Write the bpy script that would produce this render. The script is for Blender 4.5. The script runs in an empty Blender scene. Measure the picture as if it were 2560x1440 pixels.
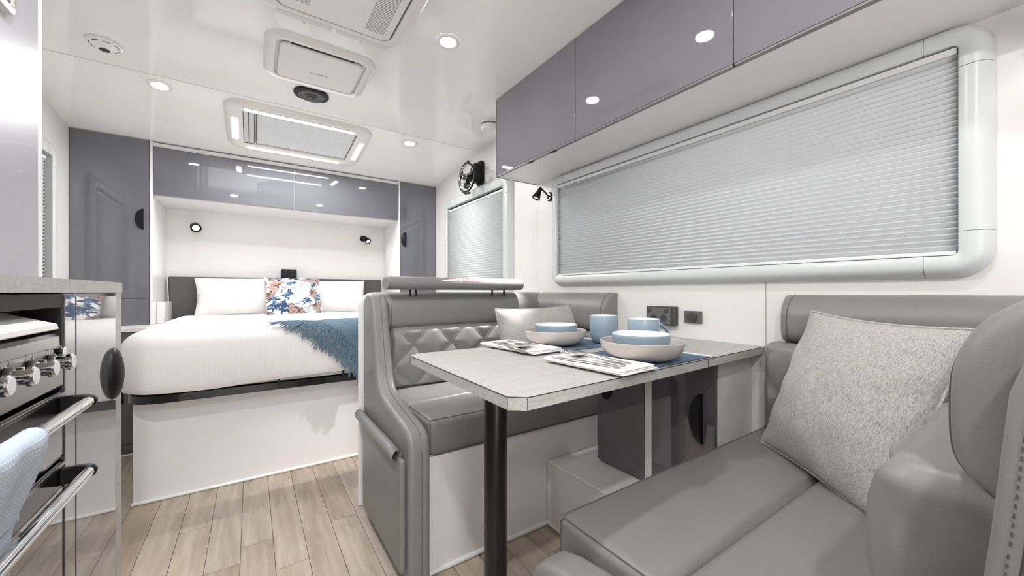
import bpy, bmesh, math, random
import numpy as np
from mathutils import Vector, Matrix, noise

random.seed(7)
scene = bpy.context.scene
COL = scene.collection
PI = math.pi

# ------------------------------------------------------------------ camera
YAW = math.atan(652 / 959.0)
cam_d = bpy.data.cameras.new('camera')
cam_d.sensor_width = 36.0
cam_d.lens = 36.0 * 959.0 / 2560.0
cam_d.shift_y = 10.0 / 2560.0
cam_d.clip_start = 0.01
cam = bpy.data.objects.new('camera', cam_d)
COL.objects.link(cam)
cam.location = (0, 0, 0.97)
cam.rotation_euler = (PI / 2, 0, -YAW)
scene.camera = cam

# ------------------------------------------------------------------ world, exposure
world = bpy.data.worlds.new('world')
scene.world = world
world.use_nodes = True
wb = world.node_tree.nodes['Background']
wb.inputs[0].default_value = (0.98, 0.99, 1.0, 1)
wb.inputs[1].default_value = WORLD_STRENGTH = 6.5
scene.cycles.use_light_tree = False      # few lights: plain sampling is quicker here
vs = scene.view_settings
vs.view_transform = 'Standard'
vs.look = 'None'
vs.gamma = 1.0
vs.use_curve_mapping = False
vs.exposure = 0.14
DOWNLIGHT_W = [1.0, 2.0, 0.6, 0.5, 2.0, 10, 13, 3.2, 3, 1.2]      # watts of the ceiling downlights, bed end to rear
STRIP_W = 6.0          # watts of each long skylight strip

# ------------------------------------------------------------------ room numbers
XR, XL = 1.437, -0.903       # side walls
H = 2.05                     # flat ceiling
YB = 3.85                    # bed-head wall
YREAR = -1.70
YK, KS = 2.58, 0.111         # ceiling starts to slope here, slope
def ceil_z(y):
    return H if y < YK else H - KS * (y - YK)

# ------------------------------------------------------------------ object helpers
def tag(o, label=None, cat=None, group=None, kind=None):
    if label: o['label'] = label
    if cat: o['category'] = cat
    if group: o['group'] = group
    if kind: o['kind'] = kind
    return o

def thing(name, label, cat, loc=(0, 0, 0), rotz=0, group=None, kind=None):
    o = bpy.data.objects.new(name, None)
    o.empty_display_size = 0.05
    COL.objects.link(o)
    o.location = loc
    o.rotation_euler = (0, 0, rotz)
    return tag(o, label, cat, group, kind)

class G:
    """collects geometry in world (or local) coordinates; obj() links it as ONE mesh object"""
    def __init__(s):
        s.v, s.f, s.m = [], [], []
    def add(s, vs_, fs, m=0):
        b = len(s.v)
        s.v += [tuple(p) for p in vs_]
        for f in fs:
            s.f.append(tuple(i + b for i in f)); s.m.append(m)
        return s
    def box(s, x0, x1, y0, y1, z0, z1, m=0):
        return s.add([(x0,y0,z0),(x1,y0,z0),(x1,y1,z0),(x0,y1,z0),(x0,y0,z1),(x1,y0,z1),(x1,y1,z1),(x0,y1,z1)],
              [(0,3,2,1),(4,5,6,7),(0,1,5,4),(1,2,6,5),(2,3,7,6),(3,0,4,7)], m)
    def prism(s, pts, axis, a, b, m=0, mcap=None):
        n = len(pts)
        def P(p, t):
            return {'x': (t, p[0], p[1]), 'y': (p[0], t, p[1]), 'z': (p[0], p[1], t)}[axis]
        base = len(s.v)
        s.v += [P(p, a) for p in pts] + [P(p, b) for p in pts]
        mc = m if mcap is None else mcap
        s.f.append(tuple(base + i for i in range(n))); s.m.append(mc)
        s.f.append(tuple(base + n + i for i in reversed(range(n)))); s.m.append(mc)
        for i in range(n):
            j = (i + 1) % n
            s.f.append((base + i, base + j, base + n + j, base + n + i)); s.m.append(m)
        return s
    def tube(s, pts, r, n=8, closed=False, caps=True, m=0, up=None):
        pts = [Vector(p) for p in pts]
        N = len(pts)
        rs = r if isinstance(r, (list, tuple)) else [r] * N
        rings = []
        prev = None
        for i in range(N):
            a = pts[(i - 1) % N] if (closed or i > 0) else pts[i]
            b = pts[(i + 1) % N] if (closed or i < N - 1) else pts[i]
            t = (b - a)
            t = t.normalized() if t.length > 1e-9 else Vector((0, 0, 1))
            if prev is None:
                u = Vector(up) if up else (Vector((0, 0, 1)) if abs(t.z) < 0.9 else Vector((1, 0, 0)))
            else:
                u = prev
            u = (u - t * u.dot(t))
            u = u.normalized() if u.length > 1e-6 else t.orthogonal().normalized()
            prev = u
            w = t.cross(u)
            rings.append([pts[i] + (u * math.cos(2*PI*k/n) + w * math.sin(2*PI*k/n)) * rs[i] for k in range(n)])
        b0 = len(s.v)
        for R in rings: s.v += [tuple(p) for p in R]
        last = N if closed else N - 1
        for i in range(last):
            for k in range(n):
                a0 = b0 + i * n + k; a1 = b0 + i * n + (k + 1) % n
                c0 = b0 + ((i + 1) % N) * n + k; c1 = b0 + ((i + 1) % N) * n + (k + 1) % n
                s.f.append((a0, a1, c1, c0)); s.m.append(m)
        if caps and not closed:
            s.f.append(tuple(b0 + k for k in reversed(range(n)))); s.m.append(m)
            s.f.append(tuple(b0 + (N - 1) * n + k for k in range(n))); s.m.append(m)
        return s
    def cyl(s, p0, p1, r0, r1=None, n=24, m=0):
        return s.tube([p0, p1], [r0, r0 if r1 is None else r1], n=n, m=m)
    def lathe(s, prof, c, axis=(0, 0, 1), n=32, mats=None):
        ax = Vector(axis).normalized()
        u = ax.orthogonal().normalized(); w = ax.cross(u); c = Vector(c)
        b0 = len(s.v)
        for (r, h) in prof:
            for k in range(n):
                a = 2 * PI * k / n
                s.v.append(tuple(c + ax * h + (u * math.cos(a) + w * math.sin(a)) * max(r, 1e-5)))
        for i in range(len(prof) - 1):
            for k in range(n):
                s.f.append((b0+i*n+k, b0+i*n+(k+1)%n, b0+(i+1)*n+(k+1)%n, b0+(i+1)*n+k))
                s.m.append(mats[i] if mats else 0)
        return s
    def grid(s, fn, nu, nv, m=0):
        b0 = len(s.v)
        for j in range(nv + 1):
            for i in range(nu + 1):
                s.v.append(tuple(fn(i / nu, j / nv)))
        for j in range(nv):
            for i in range(nu):
                a = b0 + j * (nu + 1) + i
                s.f.append((a, a + 1, a + nu + 2, a + nu + 1)); s.m.append(m)
        return s
    def rbox(s, x0, x1, y0, y1, z0, z1, r, seg=(3, 3, 3), puff=(0, 0, 0), disp=None, m=0):
        """rounded box; puff bulges the faces; disp(face, point) -> extra push along that face's normal"""
        lo = (x0, y0, z0); hi = (x1, y1, z1)
        half = [(hi[i] - lo[i]) / 2 for i in range(3)]
        c = [(hi[i] + lo[i]) / 2 for i in range(3)]
        r = min(r, min(half) * 0.999)
        def coords(h, n):
            inn = h - r
            L = [-inn - r * math.tan(math.radians(t)) for t in (45, 33, 22, 11)]
            L += [-inn + 2 * inn * k / n for k in range(n + 1)]
            L += [inn + r * math.tan(math.radians(t)) for t in (11, 22, 33, 45)]
            return L
        CO = [coords(half[i], seg[i]) for i in range(3)]
        for ax in range(3):
            a, b = [i for i in range(3) if i != ax]
            for sg in (-1, 1):
                b0 = len(s.v)
                na, nb = len(CO[a]), len(CO[b])
                for q in CO[b]:
                    for p in CO[a]:
                        P = [0, 0, 0]; P[ax] = sg * half[ax]; P[a] = p; P[b] = q
                        I = [max(-(half[i]-r), min(half[i]-r, P[i])) for i in range(3)]
                        D = Vector([P[i] - I[i] for i in range(3)])
                        Q = Vector(I) + D.normalized() * r
                        w = (1 - (p / half[a]) ** 2) * (1 - (q / half[b]) ** 2)
                        off = puff[ax] * w
                        if disp:
                            off += disp(('x', 'y', 'z')[ax] + ('-' if sg < 0 else '+'), (Q[0]+c[0], Q[1]+c[1], Q[2]+c[2])) * min(1, w * 14)
                        Q[ax] += sg * off
                        s.v.append((Q[0]+c[0], Q[1]+c[1], Q[2]+c[2]))
                for j in range(nb - 1):
                    for i in range(na - 1):
                        k = b0 + j * na + i
                        s.f.append((k, k+1, k+na+1, k+na)); s.m.append(m)
        return s
    def ring(s, path, prof, M, m=0, closed=True):
        """sweep prof [(out, drop)] along path [(x, y, nx, ny)] in a plane; M maps (x, y, drop) to 3D"""
        b0 = len(s.v); n = len(prof); N = len(path)
        for (x, y, nx, ny) in path:
            for (t, h) in prof:
                s.v.append(tuple(M(x + nx * t, y + ny * t, h)))
        for i in range(N if closed else N - 1):
            j = (i + 1) % N
            for k in range(n - 1):
                s.f.append((b0+i*n+k, b0+i*n+k+1, b0+j*n+k+1, b0+j*n+k)); s.m.append(m)
        if not closed:
            s.f.append(tuple(b0 + k for k in range(n))); s.m.append(m)
            s.f.append(tuple(b0 + (N-1)*n + k for k in reversed(range(n)))); s.m.append(m)
        return s
    def mapv(s, fn):
        s.v = [tuple(fn(Vector(p))) for p in s.v]
        return s
    def obj(s, name, mats, parent=None, bevel=0, seg=2, smooth=35, solid=0, sub=0, merge=True, local=False, recalc=True):
        me = bpy.data.meshes.new(name)
        off = Vector((0, 0, 0))
        if parent is not None and not local:
            p = parent
            while p is not None:
                off += p.location; p = p.parent
        me.from_pydata([tuple(Vector(p) - off) for p in s.v], [], s.f)
        if not isinstance(mats, (list, tuple)): mats = [mats]
        for k in mats: me.materials.append(k)
        me.polygons.foreach_set('material_index', s.m)
        bm = bmesh.new(); bm.from_mesh(me)
        if merge: bmesh.ops.remove_doubles(bm, verts=bm.verts, dist=1e-5)
        if recalc: bmesh.ops.recalc_face_normals(bm, faces=bm.faces)
        bm.to_mesh(me); bm.free()
        if smooth:
            for p in me.polygons: p.use_smooth = True
            me.set_sharp_from_angle(angle=math.radians(smooth))
        o = bpy.data.objects.new(name, me)
        COL.objects.link(o)
        if parent is not None: o.parent = parent
        if solid:
            md = o.modifiers.new('solid', 'SOLIDIFY'); md.thickness = solid; md.offset = 0
        if bevel:
            md = o.modifiers.new('bevel', 'BEVEL'); md.width = bevel; md.segments = seg
            md.limit_method = 'ANGLE'; md.angle_limit = math.radians(40); md.harden_normals = False
        if sub:
            md = o.modifiers.new('sub', 'SUBSURF'); md.levels = sub; md.render_levels = sub
        return o

def copy_tree(o, parent=None):
    c = o.copy(); COL.objects.link(c); c.parent = parent
    for ch in list(o.children): copy_tree(ch, c)
    return c

def rr(hx, hy, r, nc=6, cx=0, cy=0):
    """rounded rectangle path with outward normals"""
    out = []
    for (sx, sy, a0) in ((1, -1, -90), (1, 1, 0), (-1, 1, 90), (-1, -1, 180)):
        for k in range(nc + 1):
            a = math.radians(a0 + 90 * k / nc)
            nx, ny = math.cos(a), math.sin(a)
            out.append((cx + sx * (hx - r) + nx * r, cy + sy * (hy - r) + ny * r, nx, ny))
    return out

def rr_poly(hx, hy, r, nc=6, cx=0, cy=0):
    return [(p[0], p[1]) for p in rr(hx, hy, r, nc, cx, cy)]

def text_mesh(txt, size, extrude=0.0004, shear=0.0, align='CENTER'):
    cu = bpy.data.curves.new('lettering', 'FONT')
    cu.body = txt; cu.size = size; cu.extrude = extrude; cu.align_x = align; cu.align_y = 'CENTER'; cu.shear = shear
    cu.resolution_u = 3
    o = bpy.data.objects.new('lettering', cu); COL.objects.link(o)
    dg = bpy.context.evaluated_depsgraph_get()
    me = bpy.data.meshes.new_from_object(o.evaluated_get(dg))
    vs_ = [tuple(v.co) for v in me.vertices]; fs = [tuple(p.vertices) for p in me.polygons]
    bpy.data.objects.remove(o); bpy.data.curves.remove(cu); bpy.data.meshes.remove(me)
    return vs_, fs

# ------------------------------------------------------------------ materials
def srgb(r, g, b):
    def f(c):
        c /= 255.0
        return c / 12.92 if c <= 0.04045 else ((c + 0.055) / 1.055) ** 2.4
    return (f(r), f(g), f(b), 1)

class MN:
    def __init__(s, name):
        s.mat = bpy.data.materials.new(name); s.mat.use_nodes = True
        s.t = s.mat.node_tree; s.b = s.t.nodes['Principled BSDF']
    def n(s, typ, **kw):
        nd = s.t.nodes.new(typ)
        for k, v in kw.items():
            if k.startswith('i_'):
                nd.inputs[k[2:].replace('_', ' ')].default_value = v
            else: setattr(nd, k, v)
        return nd
    def l(s, a, b): s.t.links.new(a, b)
    def coord(s, scale=(1, 1, 1), kind='Object', rot=(0, 0, 0)):
        if kind == 'World':
            tc = s.n('ShaderNodeNewGeometry'); out = tc.outputs['Position']
        else:
            tc = s.n('ShaderNodeTexCoord'); out = tc.outputs[kind]
        mp = s.n('ShaderNodeMapping'); mp.inputs['Scale'].default_value = scale; mp.inputs['Rotation'].default_value = rot
        s.l(out, mp.inputs['Vector']); return mp.outputs['Vector']
    def noise(s, vec, scale, detail=3, rough=0.5):
        nd = s.n('ShaderNodeTexNoise'); nd.inputs['Scale'].default_value = scale
        nd.inputs['Detail'].default_value = detail; nd.inputs['Roughness'].default_value = rough
        s.l(vec, nd.inputs['Vector']); return nd.outputs['Fac']
    def ramp(s, fac, stops):
        nd = s.n('ShaderNodeValToRGB'); e = nd.color_ramp.elements
        e[0].position, e[0].color = stops[0]; e[1].position, e[1].color = stops[-1]
        for p, c in stops[1:-1]:
            k = e.new(p); k.color = c
        s.l(fac, nd.inputs['Fac']); return nd.outputs['Color']
    def math(s, op, a, b=None):
        nd = s.n('ShaderNodeMath', operation=op)
        for i, x in enumerate((a, b)):
            if x is None: continue
            if isinstance(x, (int, float)): nd.inputs[i].default_value = x
            else: s.l(x, nd.inputs[i])
        return nd.outputs[0]
    def mix(s, fac, a, b, mode='MIX'):
        nd = s.n('ShaderNodeMix', data_type='RGBA', blend_type=mode)
        for i, x in ((0, fac), (6, a), (7, b)):
            if hasattr(x, 'is_linked'): s.l(x, nd.inputs[i])
            else: nd.inputs[i].default_value = x
        return nd.outputs[2]
    def bump(s, height, strength=0.2, dist=0.001):
        nd = s.n('ShaderNodeBump'); nd.inputs['Strength'].default_value = strength
        nd.inputs['Distance'].default_value = dist
        s.l(height, nd.inputs['Height']); s.l(nd.outputs['Normal'], s.b.inputs['Normal'])
    def set(s, col=None, rough=None, metal=None, spec=None, coat=None, sheen=None):
        I = s.b.inputs
        if col is not None:
            if hasattr(col, 'is_linked'): s.l(col, I['Base Color'])
            else: I['Base Color'].default_value = col
        if rough is not None: I['Roughness'].default_value = rough
        if metal is not None: I['Metallic'].default_value = metal
        if spec is not None: I['Specular IOR Level'].default_value = spec
        if coat is not None: I['Coat Weight'].default_value = coat; I['Coat Roughness'].default_value = 0.02
        if sheen is not None: I['Sheen Weight'].default_value = sheen
        return s.mat

def flat(name, col, rough=0.5, metal=0, spec=0.5, coat=None):
    m = MN(name)
    v = m.noise(m.coord((1, 1, 1)), 6, 2)
    c = m.mix(v, tuple(x * 0.97 for x in col[:3]) + (1,), tuple(min(1, x * 1.03) for x in col[:3]) + (1,))
    return m.set(c, rough, metal, spec, coat)

def emit(name, col, strength):
    m = MN(name)
    m.b.inputs['Emission Color'].default_value = col
    m.b.inputs['Emission Strength'].default_value = strength
    m.mat.cycles.emission_sampling = 'NONE'   # the lamp inside each fitting does the lighting
    return m.set((0.8, 0.8, 0.8, 1), 0.4)

M = {}
M['wall'] = flat('white wall laminate', srgb(236, 234, 232), 0.34)
M['ceiling'] = flat('gloss white ceiling board', srgb(249, 248, 246), 0.07)
M['white'] = flat('white satin panel', srgb(234, 231, 231), 0.30)
M['whiteplastic'] = flat('white plastic', srgb(236, 237, 237), 0.22)
M['offwhite'] = flat('warm white plastic', srgb(232, 229, 224), 0.28)
M['frame'] = flat('pale grey-white window plastic', srgb(214, 218, 218), 0.28)
M['joint'] = flat('grey joint line', srgb(176, 174, 171), 0.6)
M['gloss'] = flat('gloss slate grey door', srgb(106, 107, 113), 0.03, coat=1.0)
M['glosslilac'] = flat('gloss grey lilac door', srgb(122, 120, 127), 0.035, coat=1.0)
M['glossdark'] = flat('gloss dark smoke door', srgb(92, 90, 95), 0.03, coat=1.0)
M['palecab'] = flat('gloss pale silver door', srgb(164, 163, 169), 0.30, coat=0.1)
M['trimgrey'] = flat('grey edge trim', srgb(128, 125, 124), 0.35)
M['alu'] = flat('brushed aluminium', srgb(190, 188, 184), 0.3, 1.0)
M['chrome'] = flat('polished chrome', srgb(232, 232, 232), 0.05, 1.0)
M['steel'] = flat('satin steel', srgb(150, 148, 146), 0.22, 1.0)
M['cutlery'] = flat('cutlery steel', srgb(214, 211, 208), 0.3, 1.0)
M['black'] = flat('black plastic', srgb(20, 20, 22), 0.42, spec=0.3)
M['blackgloss'] = flat('black gloss plastic', srgb(18, 18, 20), 0.12)
M['blackmatte'] = flat('black matte', srgb(14, 14, 15), 0.6)
M['darkgrey'] = flat('dark grey plastic', srgb(70, 71, 72), 0.35)
M['midgrey'] = flat('mid grey plastic', srgb(104, 104, 104), 0.4)
M['glass'] = flat('dark oven glass', srgb(96, 93, 92), 0.04, coat=1.0)
M['pane'] = flat('dark window pane', srgb(30, 33, 34), 0.1)
M['pole'] = flat('black powder-coated pole', srgb(24, 22, 21), 0.32)
M['napkin'] = flat('white linen', srgb(240, 239, 237), 0.8)
M['pink'] = flat('dark red thread', srgb(150, 44, 76), 0.7)
M['threadwhite'] = flat('white thread', srgb(235, 233, 232), 0.7)
M['print'] = flat('grey print', srgb(90, 90, 92), 0.6)
M['panegrey'] = flat('pale grey window recess', srgb(168, 172, 172), 0.4)
M['pipe'] = flat('grey vinyl piping', srgb(96, 96, 96), 0.5)
M['lightgrey'] = flat('light grey plastic', srgb(206, 207, 207), 0.4)
M['softjoint'] = flat('pale joint line', srgb(212, 210, 207), 0.6)
M['seamline'] = flat('dark seam', srgb(52, 52, 53), 0.7)  # dark line for the table edge seam and the end panel piping
M['stitch'] = flat('dark grey stitching thread', srgb(72, 73, 78), 0.7)
M['ceramicgrey'] = flat('warm grey glazed stoneware', srgb(196, 189, 184), 0.16)
M['ceramicblue'] = flat('dusty blue glaze', srgb(147, 166, 179), 0.3)
M['ceramicwhite'] = flat('white glaze', srgb(236, 237, 240), 0.14)
M['lamp'] = emit('lit downlight diffuser', (1, 0.99, 0.97, 1), 14)
M['strip'] = emit('lit led strip', (1, 1, 0.98, 1), 9)
M['spotlamp'] = emit('lit reading lamp lens', (1, 0.97, 0.9, 1), 1.1)

def vinyl(name, col):
    m = MN(name)
    co = m.coord((1, 1, 1))
    big = m.noise(co, 9, 2)
    c = m.mix(big, tuple(x * 0.95 for x in col[:3]) + (1,), tuple(x * 1.05 for x in col[:3]) + (1,))
    g = m.n('ShaderNodeTexVoronoi'); g.inputs['Scale'].default_value = 900
    m.l(co, g.inputs['Vector'])
    m.bump(m.math('ADD', g.outputs['Distance'], m.noise(co, 45, 3)), 0.14, 0.0006)
    return m.set(c, 0.40, spec=0.45)
M['vinyl'] = vinyl('grey upholstery vinyl', srgb(131, 131, 130))

def make_wood():
    m = MN('pale oak plank')
    oi = m.n('ShaderNodeObjectInfo')
    pos = m.n('ShaderNodeNewGeometry').outputs['Position']
    sc = m.n('ShaderNodeVectorMath', operation='SCALE'); sc.inputs[3].default_value = 37.0
    cmb = m.n('ShaderNodeCombineXYZ'); m.l(oi.outputs['Random'], cmb.inputs[0]); m.l(oi.outputs['Random'], cmb.inputs[1]); m.l(oi.outputs['Random'], cmb.inputs[2])
    m.l(cmb.outputs[0], sc.inputs[0])
    ad = m.n('ShaderNodeVectorMath', operation='ADD'); m.l(pos, ad.inputs[0]); m.l(sc.outputs[0], ad.inputs[1])
    mp = m.n('ShaderNodeMapping'); mp.inputs['Scale'].default_value = (9, 1.0, 1); m.l(ad.outputs[0], mp.inputs['Vector'])
    n1 = m.noise(mp.outputs[0], 2.2, 6, 0.6)
    mp2 = m.n('ShaderNodeMapping'); mp2.inputs['Scale'].default_value = (60, 4, 1); m.l(ad.outputs[0], mp2.inputs['Vector'])
    n2 = m.noise(mp2.outputs[0], 3.0, 5, 0.65)
    mp3 = m.n('ShaderNodeMapping'); mp3.inputs['Scale'].default_value = (7, 2.2, 1); m.l(ad.outputs[0], mp3.inputs['Vector'])
    wv = m.n('ShaderNodeTexWave'); wv.inputs['Scale'].default_value = 1.3; wv.inputs['Distortion'].default_value = 9; wv.inputs['Detail'].default_value = 3
    m.l(mp3.outputs[0], wv.inputs['Vector'])
    base = m.ramp(n1, [(0.3, srgb(170, 159, 146)), (0.5, srgb(194, 183, 168)), (0.72, srgb(214, 204, 190))])
    c = m.mix(m.math('MULTIPLY', wv.outputs['Fac'], 0.22), base, srgb(150, 138, 126))
    dark = m.ramp(n2, [(0.56, (0, 0, 0, 1)), (0.78, (1, 1, 1, 1))])
    c = m.mix(m.math('MULTIPLY', dark, 0.45), c, srgb(122, 108, 97))
    tone = m.ramp(oi.outputs['Random'], [(0, srgb(222, 214, 206)), (0.5, srgb(250, 246, 240)), (1, srgb(238, 236, 238))])
    c = m.mix(1.0, c, tone, 'MULTIPLY')
    m.bump(n2, 0.12, 0.0008)
    return m.set(c, 0.42)
M['wood'] = make_wood()
M['subfloor'] = flat('dark plank joint', srgb(96, 86, 76), 0.8)

def make_stone(name, edge):
    m = MN(name)
    co = m.coord((6, 40, 40))
    st = m.noise(co, 1.6, 5, 0.6)
    sp = m.noise(m.coord((170, 420, 420) if edge else (170, 620, 620)), 1.0, 4, 0.75)
    c = m.ramp(st, [(0.3, srgb(172, 170, 167)), (0.6, srgb(184, 182, 179))] if not edge else [(0.3, srgb(172, 170, 166)), (0.6, srgb(190, 188, 184))])
    k = m.ramp(sp, [(0.54, (0, 0, 0, 1)), (0.66, (1, 1, 1, 1))])
    c = m.mix(m.math('MULTIPLY', k, 0.75 if edge else 0.48), c, srgb(120, 117, 112))
    return m.set(c, 0.45)
M['stone'] = make_stone('pale grey stone laminate', False)
M['stone_edge'] = make_stone('speckled grey laminate edge', True)

def make_fabric(name, a, b, sc=1000):
    m = MN(name)
    u = m.noise(m.coord((sc, sc / 14, sc)), 1.0, 2, 0.6)
    v = m.noise(m.coord((sc / 14, sc, sc)), 1.0, 2, 0.6)
    w = m.noise(m.coord((sc * 0.8, sc * 0.8, sc * 0.8)), 1.0, 2, 0.8)
    s = m.math('ADD', m.math('MULTIPLY', u, 0.42), m.math('MULTIPLY', v, 0.33))
    s = m.math('ADD', s, m.math('MULTIPLY', w, 0.25))
    c = m.ramp(s, [(0.38, a), (0.50, tuple((a[i] * 0.4 + b[i] * 0.6) for i in range(3)) + (1,)), (0.60, b)])
    tint = m.n('ShaderNodeTexNoise'); tint.inputs['Scale'].default_value = 1.0; tint.inputs['Detail'].default_value = 2
    m.l(m.coord((sc / 2, sc / 2, 1)), tint.inputs['Vector'])
    c = m.mix(0.14, c, tint.outputs['Color'], 'SOFT_LIGHT')
    m.bump(s, 0.45, 0.0012)
    return m.set(c, 0.9, spec=0.15, sheen=0.1)
M['tweed'] = make_fabric('grey flecked tweed', srgb(124, 122, 121), srgb(206, 204, 201))

def make_waffle():
    m = MN('white waffle weave coverlet')
    tc = m.n('ShaderNodeTexCoord'); sp = m.n('ShaderNodeSeparateXYZ'); m.l(tc.outputs['Object'], sp.inputs[0])
    a = m.math('SINE', m.math('MULTIPLY', sp.outputs[0], 2 * PI / 0.011))
    b = m.math('SINE', m.math('MULTIPLY', m.math('ADD', sp.outputs[1], sp.outputs[2]), 2 * PI / 0.009))
    h = m.math('MULTIPLY', m.math('MAXIMUM', a, 0.0), m.math('MAXIMUM', b, 0.0))
    m.bump(h, 0.55, 0.0012)
    return m.set(srgb(234, 232, 230), 0.85, spec=0.2)
M['waffle'] = make_waffle()
M['linen'] = flat('white cotton', srgb(230, 228, 226), 0.85, spec=0.2)

def make_knit(name, ca, cb, sc):
    m = MN(name)
    co = m.coord((1, 1, 1))
    n1 = m.noise(co, sc, 4, 0.7)
    c = m.ramp(n1, [(0.35, ca), (0.65, cb)])
    m.bump(n1, 0.6, 0.002)
    return m.set(c, 0.95, spec=0.1, sheen=0.15)
M['throw'] = make_knit('dusty blue knitted wool', srgb(70, 94, 112), srgb(122, 143, 159), 260)
M['mat'] = make_knit('navy woven cotton', srgb(48, 68, 94), srgb(112, 134, 156), 520)
M['fringewhite'] = flat('white cotton fringe', srgb(232, 232, 234), 0.9)

def make_towel():
    m = MN('pale blue waffle towel')
    tc = m.n('ShaderNodeTexCoord'); sp = m.n('ShaderNodeSeparateXYZ'); m.l(tc.outputs['Object'], sp.inputs[0])
    a = m.math('SINE', m.math('MULTIPLY', sp.outputs[1], 2 * PI / 0.0085))
    b = m.math('SINE', m.math('MULTIPLY', m.math('ADD', sp.outputs[2], sp.outputs[0]), 2 * PI / 0.0075))
    h = m.math('MULTIPLY', m.math('MAXIMUM', a, 0.0), m.math('MAXIMUM', b, 0.0))
    k = m.math('GREATER_THAN', h, 0.45)
    c = m.mix(k, srgb(196, 208, 221), srgb(236, 240, 245))
    m.bump(h, 0.5, 0.002)
    return m.set(c, 0.95, spec=0.1)
M['towel'] = make_towel()

def make_blind():
    m = MN('white pleated blind cloth')
    return m.set(srgb(220, 223, 224), 0.75, spec=0.2)
M['blind'] = make_blind()
M['blindgrey'] = flat('silver grey pleated blind cloth', srgb(206, 208, 210), 0.75, spec=0.2)

def make_vcol():
    m = MN('floral printed cotton')
    a = m.n('ShaderNodeVertexColor'); a.layer_name = 'print'
    return m.set(a.outputs['Color'], 0.85, spec=0.2)
M['floral'] = make_vcol()

# ================================================================== THE SETTING
def structure(o):
    o['kind'] = 'structure'; return o

# floor: dark bedding with real planks on it
floor = structure(G().box(XL - 0.03, XR + 0.03, YREAR - 0.03, YB + 0.03, -0.05, -0.0045).obj('floor', M['subfloor'], smooth=0))
PW = 0.1037
plank_me = None
joints = {  # plank rows: first joint seen in the photograph (row -> Y)
    -5: 2.05, -4: 1.90, -3: 2.33, -2: 1.66, -1: 2.52, 0: 1.30, 1: 2.02, 2: 1.68, 3: 1.78, 4: 1.57, 5: 2.2, 6: 1.77, 7: 1.32, 8: 1.40, 9: 1.52, 10: 1.155, 11: 1.30, 12: 1.1}
for k in range(-7, 17):
    x0 = -0.24 + PW * (k - 1); x1 = x0 + PW
    x0 = max(x0, XL); x1 = min(x1, XR)
    if x1 - x0 < 0.01: continue
    j0 = joints.get(k, 0.7 + (k * 0.371) % 0.9)
    L = 0.92
    cuts = [j0 + L * q for q in range(-6, 5)]
    cuts = [YREAR] + [c for c in cuts if YREAR + 0.05 < c < YB - 0.05] + [YB]
    for a, b in zip(cuts[:-1], cuts[1:]):
        if plank_me is None:
            o = G().box(-0.5, 0.5, -0.5, 0.5, -0.0045, 0).obj('plank', M['wood'], smooth=0)
            plank_me = o.data
        else:
            o = bpy.data.objects.new('plank', plank_me); COL.objects.link(o)
        g = 0.0009
        o.location = ((x0 + x1) / 2, (a + b) / 2, 0)
        o.scale = (x1 - x0 - 2 * g, b - a - 2 * g, 1)
        o.parent = floor

# walls
wall_right = structure(G().box(XR, XR + 0.04, YREAR - 0.03, YB + 0.03, -0.05, H + 0.05).obj('wall_right', M['wall'], smooth=0))
wall_left = structure(G().box(XL - 0.04, XL, YREAR - 0.03, YB + 0.03, -0.05, H + 0.05).obj('wall_left', M['wall'], smooth=0))
wall_back = structure(G().box(XL, XR, YB, YB + 0.04, -0.05, H).obj('wall_back', M['wall'], smooth=0))
# rear wall behind the viewer: made-up opening, sized to let in fill light
DX0, DX1, DZ = -0.62, 0.25, 1.30
g = G()
g.box(XL, DX0, YREAR - 0.04, YREAR, -0.05, H)
g.box(DX0, DX1, YREAR - 0.04, YREAR, DZ, H)
g.box(DX1, XR, YREAR - 0.04, YREAR, -0.05, H)
wall_rear = structure(g.obj('wall_rear', M['wall'], smooth=0))
for (a, b) in ((1.841, 1.841), (0.589, 0.589)):
    G().box(XR - 0.0012, XR + 0.001, a - 0.0014, a + 0.0014, 0.3, 1.62).obj('panel_joint', M['joint'], wall_right, smooth=0)
G().box(XL - 0.001, XL + 0.0012, 1.98, 1.983, 1.0, 2.05).obj('panel_joint', M['joint'], wall_left, smooth=0)

# ceiling: flat gloss board, then a board sloping down to the bed head
ceiling = structure(G().box(XL, XR, YREAR, YK - 0.0015, H, H + 0.04).obj('ceiling', M['ceiling'], smooth=0))
yb = YB
g = G()
p = [(YK + 0.0005, H - 0.0005), (yb, ceil_z(yb)), (yb, ceil_z(yb) + 0.04), (YK + 0.0005, H + 0.04)]
g.prism(p, 'x', XL, XR)
structure(g.obj('ceiling_slope', M['ceiling'], smooth=0))
structure(G().box(XL, XR, YK - 0.003, YK + 0.002, H - 0.0012, H + 0.01).obj('trim_1', M['softjoint'], smooth=0))

# floor edge trims (white quarter round)
def quarter(p0, p1, name, r=0.011):
    return structure(G().tube([p0, p1], r, n=12).obj(name, M['whiteplastic']))

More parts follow.
